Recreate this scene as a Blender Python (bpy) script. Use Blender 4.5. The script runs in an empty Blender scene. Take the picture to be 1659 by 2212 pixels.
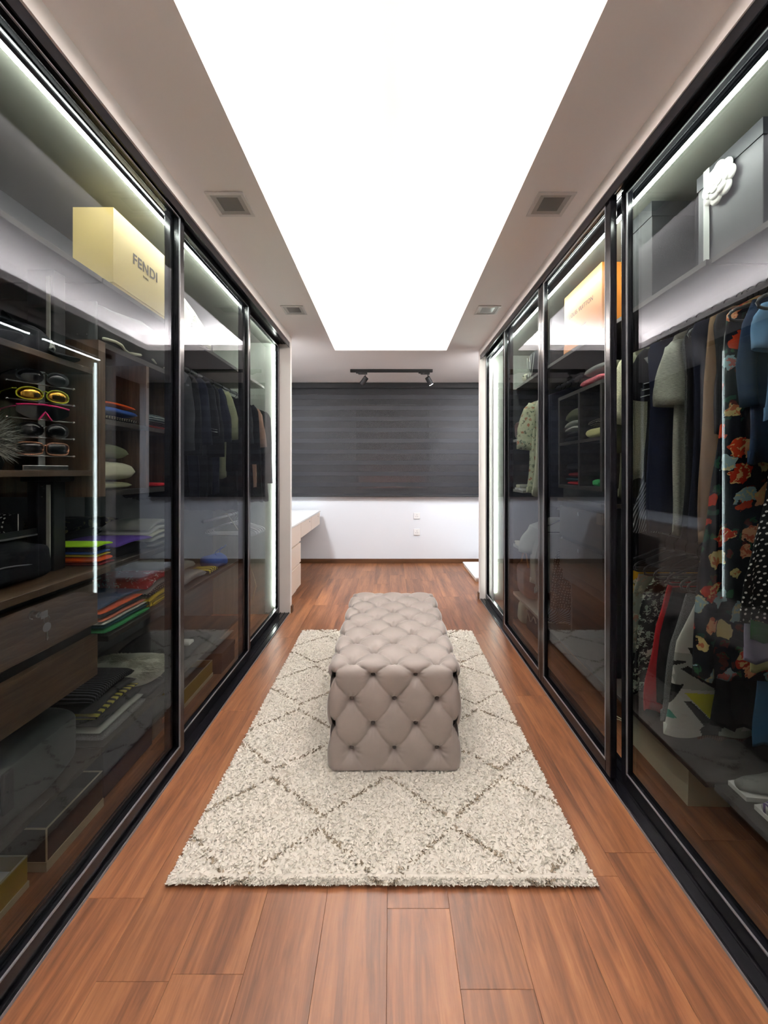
import bpy, bmesh, math, random
from mathutils import Vector, Matrix, noise
PI = math.pi
SC = bpy.context.scene
COL = SC.collection
rnd = random.Random(11)

# ---------------------------------------------------------------- camera
FPX, W, H = 880.0, 1659, 2212
cam_d = bpy.data.cameras.new('camera')
cam = bpy.data.objects.new('camera', cam_d); COL.objects.link(cam)
cam.location = (0, 0, 1.25); cam.rotation_euler = (PI/2, 0, 0)
cam_d.sensor_width = 36; cam_d.lens = FPX/H*36
cam_d.shift_x = -14.5/H; cam_d.shift_y = -88.0/H
cam_d.clip_start = 0.02
SC.camera = cam
# ---------------------------------------------------------------- world, exposure
world = bpy.data.worlds.new('world'); SC.world = world; world.use_nodes = True
world.node_tree.nodes['Background'].inputs[0].default_value = (0.5, 0.55, 0.65, 1)
world.node_tree.nodes['Background'].inputs[1].default_value = 0.02
vs = SC.view_settings
vs.view_transform = 'Standard'; vs.look = 'None'; vs.gamma = 1; vs.use_curve_mapping = False
vs.exposure = 0.3
# ---------------------------------------------------------------- lamps and added fill lights
def area(name, loc, rot, sx, sy, watts, color=(1, 1, 1), spread=PI):
    d = bpy.data.lights.new(name, 'AREA'); d.shape = 'RECTANGLE'; d.size = sx; d.size_y = sy
    d.energy = watts; d.color = color; d.spread = spread
    o = bpy.data.objects.new(name, d); COL.objects.link(o); o.location = loc; o.rotation_euler = rot
    return o
COVE = (1.0, 0.95, 0.90)
# light strips lying on the ledges of the ceiling cove, shining up
area('cove_lamp', (-0.635, 1.7, 2.515), (PI, 0, 0), 0.03, 4.6, 150, COVE)
area('cove_lamp', (0.635, 1.7, 2.515), (PI, 0, 0), 0.03, 4.6, 150, COVE)
area('cove_lamp', (0, 4.09, 2.515), (PI, 0, 0), 1.1, 0.03, 46, COVE)
# unseen fill lights added under the study ceiling to brighten that room
area('study_fill', (-1.42, 3.95, 2.42), (0, 0, 0), 0.25, 0.4, 40, (0.92, 0.96, 1.0))
area('study_fill', (1.36, 4.30, 2.42), (0, 0, 0), 0.3, 0.4, 40, (0.92, 0.96, 1.0))

# ---------------------------------------------------------------- helpers
def tag(o, label=None, cat=None, group=None, kind=None):
    if label: o['label'] = label
    if cat: o['category'] = cat
    if group: o['group'] = group
    if kind: o['kind'] = kind
    return o
def thing(name, label, cat, loc, group=None, kind=None):
    o = bpy.data.objects.new(name, None); COL.objects.link(o)
    o.location = loc; o.empty_display_size = 0.05
    return tag(o, label, cat, group, kind)
def wloc(o):
    v = Vector((0, 0, 0))
    while o is not None:
        v += Vector(o.location); o = o.parent
    return v
def obj(name, me, parent=None, loc=None):
    o = bpy.data.objects.new(name, me); COL.objects.link(o)
    if parent is not None: o.parent = parent
    if loc is not None: o.location = loc
    return o
def auto_uv(me):
    if len(me.polygons) > 30000 or me.uv_layers: return
    uv = me.uv_layers.new(name='UVMap').data
    for p in me.polygons:
        n = p.normal; a = max(range(3), key=lambda i: abs(n[i])); ij = [(1, 2), (0, 2), (0, 1)][a]
        for li in p.loop_indices:
            c = me.vertices[me.loops[li].vertex_index].co; uv[li].uv = (c[ij[0]], c[ij[1]])
class MB:
    """collects polygons in world coordinates; build() links them as one mesh object"""
    def __init__(s): s.v, s.f, s.uv, s.mi = [], [], {}, {}
    def add(s, vs, fs, mi=0):
        b = len(s.v); s.v += [tuple(p) for p in vs]
        for f in fs:
            if mi: s.mi[len(s.f)] = mi
            s.f.append(tuple(i+b for i in f))
        return s
    def box(s, x0, x1, y0, y1, z0, z1, mi=0):
        x0, x1 = min(x0, x1), max(x0, x1)
        v = [(x, y, z) for x in (x0, x1) for y in (y0, y1) for z in (z0, z1)]
        return s.add(v, [(0,1,3,2), (4,6,7,5), (0,4,5,1), (2,3,7,6), (0,2,6,4), (1,5,7,3)], mi)
    def quad(s, a, b, c, d, mi=0): return s.add([a, b, c, d], [(0,1,2,3)], mi)
    def prism(s, pts, axis, a0, a1, mi=0):
        """polygon pts (two coords) pushed along axis 0/1/2 from a0 to a1"""
        n = len(pts)
        def P(p, a):
            q = list(p); q.insert(axis, a); return tuple(q)
        v = [P(p, a0) for p in pts] + [P(p, a1) for p in pts]
        f = [tuple(range(n))[::-1], tuple(range(n, 2*n))] + [(i, (i+1) % n, n+(i+1) % n, n+i) for i in range(n)]
        return s.add(v, f, mi)
    def loft(s, rings, caps=True, mi=0, closed=True):
        n = len(rings[0]); b = len(s.v); nf0 = len(s.f)
        for r in rings: s.v += [tuple(p) for p in r]
        for k in range(len(rings)-1):
            for i in range(n if closed else n-1):
                j = (i+1) % n
                if mi: s.mi[len(s.f)] = mi
                s.f.append((b+k*n+i, b+k*n+j, b+(k+1)*n+j, b+(k+1)*n+i))
        if caps and closed:
            for k, rev in ((0, True), (len(rings)-1, False)):
                f = [b+k*n+i for i in range(n)]
                if mi: s.mi[len(s.f)] = mi
                s.f.append(tuple(f[::-1] if rev else f))
        return s
    def tube(s, path, r, n=8, mi=0, rs=None, flat=None):
        path = [Vector(p) for p in path]; rings = []
        for k, p in enumerate(path):
            a = path[max(k-1, 0)]; c = path[min(k+1, len(path)-1)]
            d = (c-a).normalized()
            up = Vector((0, 0, 1)) if abs(d.z) < 0.95 else Vector((0, 1, 0))
            e1 = d.cross(up).normalized(); e2 = d.cross(e1).normalized()
            rr = rs[k] if rs else r
            fl = flat or 1.0
            rings.append([p + e1*(rr*math.cos(2*PI*i/n)) + e2*(rr*fl*math.sin(2*PI*i/n)) for i in range(n)])
        return s.loft(rings, True, mi)
    def lathe(s, prof, c, axis=2, n=24, mi=0):
        rings = []
        for r, h in prof:
            ring = []
            for i in range(n):
                a = 2*PI*i/n; u, w = r*math.cos(a), r*math.sin(a)
                ring.append({2: (c[0]+u, c[1]+w, c[2]+h), 1: (c[0]+u, c[1]+h, c[2]+w), 0: (c[0]+h, c[1]+u, c[2]+w)}[axis])
            rings.append(ring)
        return s.loft(rings, True, mi)
    def sphere(s, c, r, n=12, m=8, sq=(1, 1, 1), mi=0):
        rings = []
        for k in range(m+1):
            t = PI*(k+0.02)/(m+0.04)
            rings.append([(c[0]+r*sq[0]*math.sin(t)*math.cos(2*PI*i/n), c[1]+r*sq[1]*math.sin(t)*math.sin(2*PI*i/n), c[2]+r*sq[2]*math.cos(t)) for i in range(n)])
        return s.loft(rings, True, mi)
    def mesh(s, name, mats, origin=(0, 0, 0), smooth=False, bevel=0, seg=2):
        me = bpy.data.meshes.new(name)
        o = Vector(origin)
        me.from_pydata([tuple(Vector(p)-o) for p in s.v], [], s.f)
        mats = mats if isinstance(mats, (list, tuple)) else [mats]
        for m in mats: me.materials.append(m)
        for i, k in s.mi.items(): me.polygons[i].material_index = k
        bm = bmesh.new(); bm.from_mesh(me)
        bmesh.ops.recalc_face_normals(bm, faces=bm.faces)
        if bevel:
            es = [e for e in bm.edges if len(e.link_faces) == 2 and e.calc_face_angle(0) > 0.6]
            bmesh.ops.bevel(bm, geom=es, offset=bevel, segments=seg, affect='EDGES', profile=0.5, clamp_overlap=True)
        bm.to_mesh(me); bm.free()
        if smooth:
            for p in me.polygons: p.use_smooth = True
            if smooth == 'auto':
                try: me.set_sharp_from_angle(angle=0.7)
                except Exception: pass
        return me
    def build(s, name, mats, parent=None, smooth=False, bevel=0, seg=2, loc=None):
        org = wloc(parent) if parent is not None else Vector(loc or (0, 0, 0))
        me = s.mesh(name, mats, org, smooth, bevel, seg)
        auto_uv(me)
        return obj(name, me, parent, None if parent is not None else loc)
def struct(name, mb, m, bevel=0, loc=None):
    o = mb.build(name, m, None, False, bevel, loc=loc); o['kind'] = 'structure'; return o

# ---------------------------------------------------------------- materials
def C(r, g, b):
    f = lambda c: (c/255/12.92) if c <= 10 else ((c/255+0.055)/1.055)**2.4
    return (f(r), f(g), f(b), 1.0)
class NT:
    def __init__(s, name):
        s.m = bpy.data.materials.new(name); s.m.use_nodes = True
        s.t = s.m.node_tree; s.b = s.t.nodes['Principled BSDF']; s.out = s.t.nodes['Material Output']
    def n(s, typ, **kw):
        nd = s.t.nodes.new(typ)
        for k, v in kw.items():
            if k.startswith('i_'):
                key = k[2:]; key = int(key) if key.isdigit() else key.replace('_', ' ')
                nd.inputs[key].default_value = v
            else: setattr(nd, k, v)
        return nd
    def l(s, a, b): s.t.links.new(a, b)
    def math(s, op, a, b=None):
        nd = s.n('ShaderNodeMath', operation=op)
        for i, x in enumerate((a, b)):
            if x is None: continue
            if isinstance(x, (int, float)): nd.inputs[i].default_value = x
            else: s.l(x, nd.inputs[i])
        return nd.outputs[0]
    def mix(s, fac, a, b, typ='MIX'):
        nd = s.n('ShaderNodeMix', data_type='RGBA', blend_type=typ)
        for i, x in ((0, fac), (6, a), (7, b)):
            if isinstance(x, (int, float, tuple)): nd.inputs[i].default_value = x
            else: s.l(x, nd.inputs[i])
        return nd.outputs[2]
    def ramp(s, fac, stops, interp='LINEAR'):
        nd = s.n('ShaderNodeValToRGB'); r = nd.color_ramp; r.interpolation = interp
        while len(r.elements) < len(stops): r.elements.new(0.5)
        for e, (p, c) in zip(r.elements, stops): e.position = p; e.color = c
        s.l(fac, nd.inputs[0]); return nd.outputs[0]
    def coords(s, kind='Object', scale=(1, 1, 1), rand=False, rot=(0, 0, 0)):
        tc = s.n('ShaderNodeTexCoord'); o = tc.outputs[kind]
        if rand:
            oi = s.n('ShaderNodeObjectInfo')
            v = s.n('ShaderNodeVectorMath', operation='SCALE'); v.inputs[0].default_value = (31.7, 17.3, 9.1)
            s.l(oi.outputs['Random'], v.inputs['Scale'])
            a = s.n('ShaderNodeVectorMath', operation='ADD'); s.l(o, a.inputs[0]); s.l(v.outputs[0], a.inputs[1]); o = a.outputs[0]
        mp = s.n('ShaderNodeMapping'); mp.inputs['Scale'].default_value = scale; mp.inputs['Rotation'].default_value = rot
        s.l(o, mp.inputs[0]); return mp.outputs[0]
    def noise(s, vec, scale, detail=3, rough=0.5):
        nd = s.n('ShaderNodeTexNoise', i_Scale=scale, i_Detail=detail, i_Roughness=rough); s.l(vec, nd.inputs['Vector']); return nd.outputs[0]
    def bump(s, h, strength=0.3, dist=0.002):
        b = s.n('ShaderNodeBump', i_Strength=strength, i_Distance=dist); s.l(h, b.inputs['Height']); s.l(b.outputs[0], s.b.inputs['Normal'])
    def set(s, **kw):
        for k, v in kw.items():
            inp = s.b.inputs[k.replace('_', ' ')]
            if isinstance(v, (int, float, tuple)): inp.default_value = v
            else: s.l(v, inp)
        return s
def plain(name, col, rough=0.5, metal=0.0, bump=0, bscale=200, **kw):
    t = NT(name); t.set(Base_Color=col, Roughness=rough, Metallic=metal, **kw)
    if bump:
        t.bump(t.noise(t.coords(), bscale), bump)
    return t.m
def glow(name, col, s):
    t = NT(name); t.set(Base_Color=(0.8, 0.8, 0.8, 1), Emission_Color=col, Emission_Strength=s); return t.m
def paint(name, col, rough=0.55):
    t = NT(name); c = t.coords()
    n1 = t.noise(c, 1.3, 4)
    t.set(Base_Color=t.mix(n1, col, tuple(min(1, k*0.95) for k in col[:3])+(1,)), Roughness=rough)
    t.bump(t.noise(c, 160, 2), 0.05, 0.001); return t.m
def wood(name, c1, c2, c3, axis=1, rough=0.42, scale=1.0, rand=False, var=0.0, spec=0.5):
    t = NT(name); sc = [14.0*scale]*3; sc[axis] = 0.9*scale
    v = t.coords('Object', tuple(sc), rand)
    n0 = t.noise(v, 0.8, 3, 0.55)
    vm = t.n('ShaderNodeVectorMath', operation='MULTIPLY_ADD')
    t.l(v, vm.inputs[0]); vm.inputs[1].default_value = (1, 1, 1)
    cb = t.n('ShaderNodeCombineXYZ')
    for i in range(3):
        if i != axis: t.l(t.math('MULTIPLY', n0, 2.4), cb.inputs[i])
    t.l(cb.outputs[0], vm.inputs[2])
    n1 = t.noise(vm.outputs[0], 1.1, 5, 0.62)
    n2 = t.noise(vm.outputs[0], 7.0, 4, 0.7)
    f = t.math('ADD', t.math('MULTIPLY', n1, 0.75), t.math('MULTIPLY', n2, 0.25))
    col = t.ramp(f, [(0.33, c1), (0.5, c2), (0.68, c3)])
    if var:
        oi = t.n('ShaderNodeObjectInfo')
        k = t.math('ADD', t.math('MULTIPLY', oi.outputs['Random'], var), 1-var*0.55)
        hs = t.n('ShaderNodeHueSaturation'); t.l(col, hs.inputs['Color']); t.l(k, hs.inputs['Value']); col = hs.outputs[0]
    t.set(Base_Color=col, Roughness=rough, Specular_IOR_Level=spec)
    t.bump(n2, 0.12, 0.0008); return t.m
def glass(name, tint, gloss=(0.86, 0.9, 1.0, 1)):
    t = NT(name); t.t.nodes.remove(t.b)
    lw = t.n('ShaderNodeLayerWeight', i_Blend=0.5)
    p = t.math('POWER', lw.outputs['Facing'], 5.0)
    f = t.math('ADD', t.math('MULTIPLY', p, 0.62), 0.022)
    tr = t.n('ShaderNodeBsdfTransparent'); tr.inputs[0].default_value = tint
    gl = t.n('ShaderNodeBsdfGlossy'); gl.inputs[0].default_value = gloss; gl.inputs['Roughness'].default_value = 0.0
    mx = t.n('ShaderNodeMixShader'); t.l(f, mx.inputs[0]); t.l(tr.outputs[0], mx.inputs[1]); t.l(gl.outputs[0], mx.inputs[2])
    t.l(mx.outputs[0], t.out.inputs[0]); return t.m
def cloth(name, col, rough=0.85, weave=420, bump=0.10, sheen=0.0, mottle=0.25, col2=None):
    t = NT(name); v = t.coords('UV')
    n1 = t.noise(v, 18, 3); n2 = t.noise(v, weave, 2)
    c2 = col2 or tuple(k*0.62 for k in col[:3])+(1,)
    f = t.math('MULTIPLY', t.math('ADD', t.math('MULTIPLY', n1, 0.35), t.math('MULTIPLY', n2, 0.65)), 2*mottle)
    t.set(Base_Color=t.mix(f, col, c2), Roughness=rough, Sheen_Weight=sheen, Specular_IOR_Level=0.2)
    t.bump(n2, bump, 0.001); return t.m

M = {}
M['wall'] = paint('wall_paint', (0.86, 0.82, 0.80, 1))
M['wallfar'] = paint('study_wall_paint', (0.78, 0.81, 0.86, 1))
M['ceil'] = paint('ceiling_paint', (0.90, 0.86, 0.84, 1))
M['covepaint'] = paint('cove_paint', (0.86, 0.83, 0.82, 1))
M['black'] = plain('black_anodised_metal', (0.006, 0.006, 0.008, 1), 0.2, 0.0, Specular_IOR_Level=0.28)
M['blackmatt'] = plain('black_matt', (0.012, 0.012, 0.014, 1), 0.55)
M['trim'] = plain('satin_grey_metal', (0.20, 0.20, 0.215, 1), 0.35, 0.3)
M['silver'] = plain('brushed_steel', (0.62, 0.62, 0.62, 1), 0.25, 1.0)
M['white_metal'] = plain('pale_aluminium', (0.5, 0.51, 0.54, 1), 0.4, 0.0)
M['glass'] = glass('tinted_door_glass', (0.71, 0.725, 0.72, 1))
M['floor'] = wood('plank_wood', C(74, 44, 28), C(126, 80, 51), C(162, 110, 72), 1, 0.36, 1.0, True, 0.28)
M['floorbase'] = plain('floor_joint_dark', C(84, 52, 34), 0.8)
M['skirting'] = wood('skirting_wood', C(70, 44, 26), C(92, 60, 36), C(110, 74, 46), 0)
M['walnut'] = wood('walnut_veneer', C(64, 46, 34), C(98, 75, 56), C(126, 100, 76), 2, 0.5, 1.6)
M['walnut_y'] = wood('walnut_veneer_long', C(54, 39, 29), C(84, 64, 48), C(108, 84, 63), 1, 0.5, 1.6)
M['darkwood'] = wood('dark_veneer', C(40, 34, 30), C(52, 45, 40), C(64, 56, 49), 1, 0.5, 1.6)
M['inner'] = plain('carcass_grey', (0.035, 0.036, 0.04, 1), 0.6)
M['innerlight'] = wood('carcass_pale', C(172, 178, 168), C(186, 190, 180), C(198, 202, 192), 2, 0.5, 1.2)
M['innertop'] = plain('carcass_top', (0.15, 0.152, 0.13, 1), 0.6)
M['led'] = glow('led_strip_light', (0.95, 1.0, 0.93, 1), 135.0)
M['ledend'] = glow('led_end_light', (0.95, 1.0, 0.93, 1), 40.0)
M['beige'] = plain('beige_laminate', C(226, 208, 192), 0.4)
M['worktop'] = plain('white_worktop', (0.86, 0.86, 0.86, 1), 0.25)
# ================================================================ SETTING
XL, XR = -0.882, 0.868          # faces of the walls above the wardrobes
YL, YR = 3.58, 3.97             # far ends of the wardrobe niches
YF = 5.54                       # far wall of the study
YB = -1.0
ZC = 2.44
# floor: a base and separate planks
fl = MB().box(-1.62, 1.62, YB-0.05, YF+0.1, -0.06, -0.004)
floor = struct('floor', fl, M['floorbase'])
PW, PL = 0.178, 0.935
joint = {0: 1.165, 1: 0.983, -5: 1.193, -4: 0.998, 4: 1.335}
cache = {}
def plank_mesh(w, l):
    k = (round(w, 3), round(l, 3))
    if k not in cache:
        cache[k] = MB().box(0.0002, w-0.0002, 0.0002, l-0.0002, -0.004, 0.0).mesh('plank', M['floor'], bevel=0.0006, seg=1)
    return cache[k]
for i in range(-9, 9):
    x0 = max(-0.01+PW*i, -1.61); x1 = min(-0.01+PW*(i+1), 1.61)
    j0 = joint.get(i, 0.2+0.935*((i*0.377) % 1))
    y = j0-PL*math.ceil((j0-YB)/PL)
    while y < YF+0.05:
        a, b = max(y, YB), min(y+PL, YF+0.05)
        if b-a > 0.03: obj('plank', plank_mesh(x1-x0, b-a), floor, (x0, a, 0))
        y += PL
# walls
w = MB()
w.box(-1.66, -1.58, YB-0.05, YF+0.1, -0.05, 2.75)            # outer skin
w.box(-1.58, XL, YL, YL+0.05, 0, ZC)                         # niche end (pier)
w.box(-1.58, XL, YB, 0.62, 0, ZC)                            # near pier
w.box(XL-0.12, XL, 0.62, YL, 2.378, ZC)                      # bulkhead over the doors
struct('wall_left', w, M['wall'])
w = MB()
w.box(1.58, 1.66, YB-0.05, YF+0.1, -0.05, 2.75)
w.box(XR, 1.58, YR, YR+0.05, 0, ZC)
w.box(XR, 1.58, YB, 0.55, 0, ZC)
w.box(XR, XR+0.12, 0.55, YR, 2.378, ZC)
struct('wall_right', w, M['wall'])
struct('wall_near', MB().box(-1.6, 1.6, YB-0.06, YB, 0, 2.75), M['wall'])
# far wall with the window opening behind the blind
WX0, WX1, WZ0, WZ1 = -0.48, 0.53, 0.98, 2.16
w = MB()
w.box(-1.6, WX0, YF, YF+0.12, 0, 2.75); w.box(WX1, 1.6, YF, YF+0.12, 0, 2.75)
w.box(WX0, WX1, YF, YF+0.12, 0, WZ0); w.box(WX0, WX1, YF, YF+0.12, WZ1, 2.75)
struct('wall_far', w, M['wallfar'])
# ceiling: soffit with a recessed cove
cx, cxo = 0.548, 0.70
cy0, cy1 = -0.55, 4.01
w = MB()
T = 0.055
w.box(-1.6, -cx, YB, YF, ZC, ZC+T); w.box(cx, 1.6, YB, YF, ZC, ZC+T)
w.box(-cx, cx, YB, cy0, ZC, ZC+T); w.box(-cx, cx, cy1, YF, ZC, ZC+T)
ceil = struct('ceiling', w, M['ceil'])
w = MB()
zt = 2.645
w.box(-cxo-0.02, cxo+0.02, cy0-0.17, cy1+0.17, zt, zt+0.04)
w.box(-cxo-0.02, -cxo, cy0-0.17, cy1+0.17, ZC+T, zt); w.box(cxo, cxo+0.02, cy0-0.17, cy1+0.17, ZC+T, zt)
w.box(-cxo, cxo, cy0-0.17, cy0-0.15, ZC+T, zt); w.box(-cxo, cxo, cy1+0.15, cy1+0.17, ZC+T, zt)
w.build('cove_recess', M['covepaint'], ceil)
# unseen dark panelling added on the study side walls to darken door reflections
M['panel'] = wood('added_panelling', C(40, 36, 34), C(52, 47, 44), C(64, 58, 54), 2)
for nm, sx, ya in (('trim_1', -1, YL+0.052), ('trim_2', 1, YR+0.052)):
    t_ = struct(nm, MB().box(sx*1.572, sx*1.58, ya, YF-0.002, 0.735 if sx < 0 else 0.064, ZC-0.001), M['panel'])
    n_ = 4; st = (YF-0.004-ya)/n_
    for k in range(n_): MB().box(sx*1.562, sx*1.572, ya+k*st+0.004, ya+(k+1)*st-0.004, 0.74 if sx < 0 else 0.07, ZC-0.006).build('panel', M['panel'], t_, bevel=0.002)
# baseboards
def skirt(name, x0, x1, y0, y1): struct(name, MB().box(x0, x1, y0, y1, 0, 0.062), M['skirting'], 0.003)
skirt('baseboard_far', -1.58, 1.58, YF-0.013, YF)
skirt('baseboard_left', XL-0.05, XL+0.012, YL+0.012, YL+0.062)
skirt('baseboard_right', XR-0.012, XR+0.05, YR+0.012, YR+0.062)
# window behind the blind
win = struct('window_1', MB().box(WX0, WX1, YF+0.07, YF+0.10, WZ0, WZ0+0.04).box(WX0, WX1, YF+0.07, YF+0.10, WZ1-0.04, WZ1)
       .box(WX0, WX0+0.04, YF+0.07, YF+0.10, WZ0+0.04, WZ1-0.04).box(WX1-0.04, WX1, YF+0.07, YF+0.10, WZ0+0.04, WZ1-0.04), M['skirting'])
M['clearglass'] = glass('window_glass', (0.92, 0.93, 0.93, 1))
MB().box(WX0+0.04, WX1-0.04, YF+0.082, YF+0.088, WZ0+0.04, WZ1-0.04).build('glass_pane', M['clearglass'], win)
M['brick'] = wood('outside_shutter', C(120, 66, 46), C(150, 88, 62), C(168, 104, 76), 0)
for k in range(8):
    MB().box(WX0-0.05, WX1+0.05, YF+0.40, YF+0.42, WZ0-0.05+k*0.162, WZ0+0.105+k*0.162).build('shutter_board', M['brick'], win, bevel=0.004)
area('shutter_fill', (0.02, YF+0.16, WZ0-0.25), (2.1, 0, 0), 0.9, 0.05, 9.0, (1.0, 0.75, 0.6))  # unseen fill light added outside to light the boards behind the blind

# ================================================================ WARDROBES
def door(par, side, X, y0, y1):
    """sliding door: outer face at |x| = X, glass set back in the frame"""
    s = side; d = 0.028; z0, z1 = 0.016, 2.362; sw = 0.036
    g = thing('sliding_door', None, None, (0, 0, 0)); g.parent = par; g.location = Vector((s*X, (y0+y1)/2, 0))-wloc(par)
    MB().box(s*X, s*(X+d), y0, y0+sw, z0, z1).build('stile', M['black'], g, bevel=0.003)
    MB().box(s*X, s*(X+d), y1-sw, y1, z0, z1).build('stile', M['black'], g, bevel=0.003)
    MB().box(s*X, s*(X+d), y0+sw, y1-sw, z0, 0.066).build('bottom_rail', M['black'], g, bevel=0.002)
    MB().box(s*X, s*(X+d), y0+sw, y1-sw, 2.337, z1).build('top_rail', M['black'], g, bevel=0.002)
    t = MB(); w = 0.004; a, b = y0+sw, y1-sw
    t.box(s*(X-0.001), s*(X+0.004), a, b, 0.066, 0.066+w).box(s*(X-0.001), s*(X+0.004), a, b, 2.337-w, 2.337)
    t.box(s*(X-0.001), s*(X+0.004), a, a+w, 0.066+w, 2.337-w).box(s*(X-0.001), s*(X+0.004), b-w, b, 0.066+w, 2.337-w)
    tag(t.build('edge_trim', M['trim'], g), 'thin grey metal edging of the door frame')
    MB().box(s*(X+0.018), s*(X+0.024), a, b, 0.066, 2.337).build('glass_pane', M['glass'], g)
    return g
def shelf(par, side, x0, x1, y0, y1, ztop, m, th=0.02, name='shelf'):
    return MB().box(side*x0, side*x1, y0, y1, ztop-th, ztop).build(name, m, par, bevel=0.0012, seg=1)
def carcass(side, label, y0, y1, edge):
    s = side
    wr = thing('built_in_wardrobe', label, 'wardrobe', (s*1.25, (y0+y1)/2, 0))
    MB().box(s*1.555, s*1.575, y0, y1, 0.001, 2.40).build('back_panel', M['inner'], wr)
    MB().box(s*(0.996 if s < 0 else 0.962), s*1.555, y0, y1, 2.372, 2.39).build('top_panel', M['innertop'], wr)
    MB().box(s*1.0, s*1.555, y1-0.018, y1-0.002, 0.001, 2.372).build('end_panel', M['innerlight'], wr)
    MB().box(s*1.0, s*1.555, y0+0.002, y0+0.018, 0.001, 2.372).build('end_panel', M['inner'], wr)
    # light strips
    lx, lz = (0.998, 2.346) if s < 0 else (0.968, 2.320)
    MB().box(s*lx, s*(lx+0.010), y0+0.03, y1-0.03, lz, lz+0.008).build('light_strip', M['led'], wr)
    MB().box(s*(lx-0.001), s*(lx+0.011), y0+0.03, y1-0.03, lz+0.0085, 2.3715).build('light_channel', M['black'], wr)
    MB().box(s*1.006, s*1.022, y1-0.030, y1-0.019, 0.075, 2.30).build('light_strip', M['ledend'], wr)
    # tracks
    t = MB().box(s*edge, s*(edge+0.006), y0, y1-0.005, 2.338, 2.377).box(s*(edge+0.006), s*(0.995 if s < 0 else 0.961), y0, y1-0.005, 2.366, 2.377)
    for k in range(4): t.box(s*(edge+0.012+k*0.025), s*(edge+0.015+k*0.025), y0, y1-0.005, 2.363, 2.366)
    t.build('top_track', M['black'], wr)
    t = MB().box(s*edge, s*1.0, y0, y1-0.003, 0.0005, 0.008)
    for k in range(4): t.box(s*(edge+0.004+k*0.036), s*(edge+0.008+k*0.036), y0, y1-0.003, 0.008, 0.014)
    t.build('bottom_track', M['black'], wr)
    tag(MB().box(s*(edge-0.003), s*(edge-0.0005), y0, y1-0.003, 0.0005, 0.009).build('track_edge', M['trim'], wr), 'fine grey edging of the floor track')
    return wr
WL = carcass(-1, 'built-in wardrobe with three tinted sliding glass doors and walnut fittings', 0.62, YL, 0.889)
WR = carcass(1, 'built-in wardrobe with four tinted sliding glass doors full of dresses', 0.55, YR, 0.872)
door(WL, -1, 0.904, 0.75, 1.785)
door(WL, -1, 0.937, 1.735, 2.722)
door(WL, -1, 0.9745, 2.675, 3.572)
door(WR, 1, 0.92, 0.64, 1.627)
door(WR, 1, 0.88, 1.634, 2.386)
door(WR, 1, 0.88, 2.390, 3.192)
door(WR, 1, 0.92, 3.15, 3.955)
# ================================================================ CEILING FIXTURES
def downlight(x, y, label):
    g = thing('downlight', label, 'downlight', (x, y, ZC), 'square downlights in the ceiling')
    a = 0.082; b = 0.066; z = ZC
    f = MB()
    for x0, x1, y0, y1 in ((-a, a, -a, -b), (-a, a, b, a), (-a, -b, -b, b), (b, a, -b, b)):
        f.box(x+x0, x+x1, y+y0, y+y1, z-0.006, z-0.0005)
    f.build('frame', M['downframe'], g, bevel=0.0015)
    f = MB(); c = 0.046
    q = [(x-b, y-b), (x+b, y-b), (x+b, y+b), (x-b, y+b)]; r = [(x-c, y-c), (x+c, y-c), (x+c, y+c), (x-c, y+c)]
    for i in range(4):
        j = (i+1) % 4
        f.quad(q[i]+(z-0.003,), q[j]+(z-0.003,), r[j]+(z-0.0012,), r[i]+(z-0.0012,))
    f.build('reflector', M['downrefl'], g)
    MB().box(x-c, x+c, y-c, y+c, z-0.0016, z-0.0006).build('lens', M['downlens'], g)
M['downframe'] = plain('downlight_frame', (0.66, 0.64, 0.62, 1), 0.4)
M['downrefl'] = plain('downlight_reflector', (0.42, 0.41, 0.39, 1), 0.35)
M['downlens'] = plain('downlight_lens', (0.20, 0.195, 0.185, 1), 0.2)
downlight(-0.712, 1.815, 'unlit square downlight on the side of the gold box, nearer one')
downlight(0.712, 1.815, 'unlit square downlight on the side of the orange box, nearer one')
downlight(-0.712, 3.005, 'unlit square downlight on the side of the gold box, farther one')
downlight(0.712, 3.005, 'unlit square downlight on the side of the orange box, farther one')

tk = thing('track_light', 'black ceiling track with two small spotlights in front of the blind', 'track light', (0.01, 4.76, ZC))
MB().box(-0.472, 0.49, 4.744, 4.776, ZC-0.034, ZC-0.0005).build('track', M['blackmatt'], tk, bevel=0.003)
def spot(x, dirx, lit):
    y = 4.76; z = ZC-0.034
    g = thing('spotlight', None, None, (0, 0, 0)); g.parent = tk; g.location = Vector((x, y, z))-wloc(tk)
    MB().prism([(x-0.08, z), (x+0.05, z), (x+0.05, z-0.024), (x-0.052, z-0.024), (x-0.056, z-0.012), (x-0.08, z-0.012)], 1, y-0.015, y+0.015).build('adapter', M['blackmatt'], g, bevel=0.002)
    d = Vector((dirx, 0.35, -0.78)).normalized(); p = Vector((x+0.03, y, z-0.024)); c = p+Vector((0.0, 0, -0.05))
    MB().tube([p, c+Vector((0, 0, 0.0))], 0.006, 8).build('stem', M['blackmatt'], g)
    a = c-d*0.02; b = c+d*0.075
    MB().tube([a, a+d*0.004, b], 0.03, 20, rs=[0.024, 0.03, 0.03]).build('head', M['blackmatt'], g, smooth='auto')
    lens = MB().tube([b, b+d*0.003], 0.025, 20)
    lens.build('lens', M['spotlens'] if lit else M['blackmatt'], g)
    return b, d
M['spotlens'] = glow('spot_lens', (1, 1, 1, 1), 30)
spot(-0.325, -0.62, False)
b, d = spot(0.405, 0.5, True)
sl = bpy.data.lights.new('spot_lamp', 'SPOT'); sl.energy = 34; sl.spot_size = 1.3; sl.spot_blend = 0.6; sl.shadow_soft_size = 0.025
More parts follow.
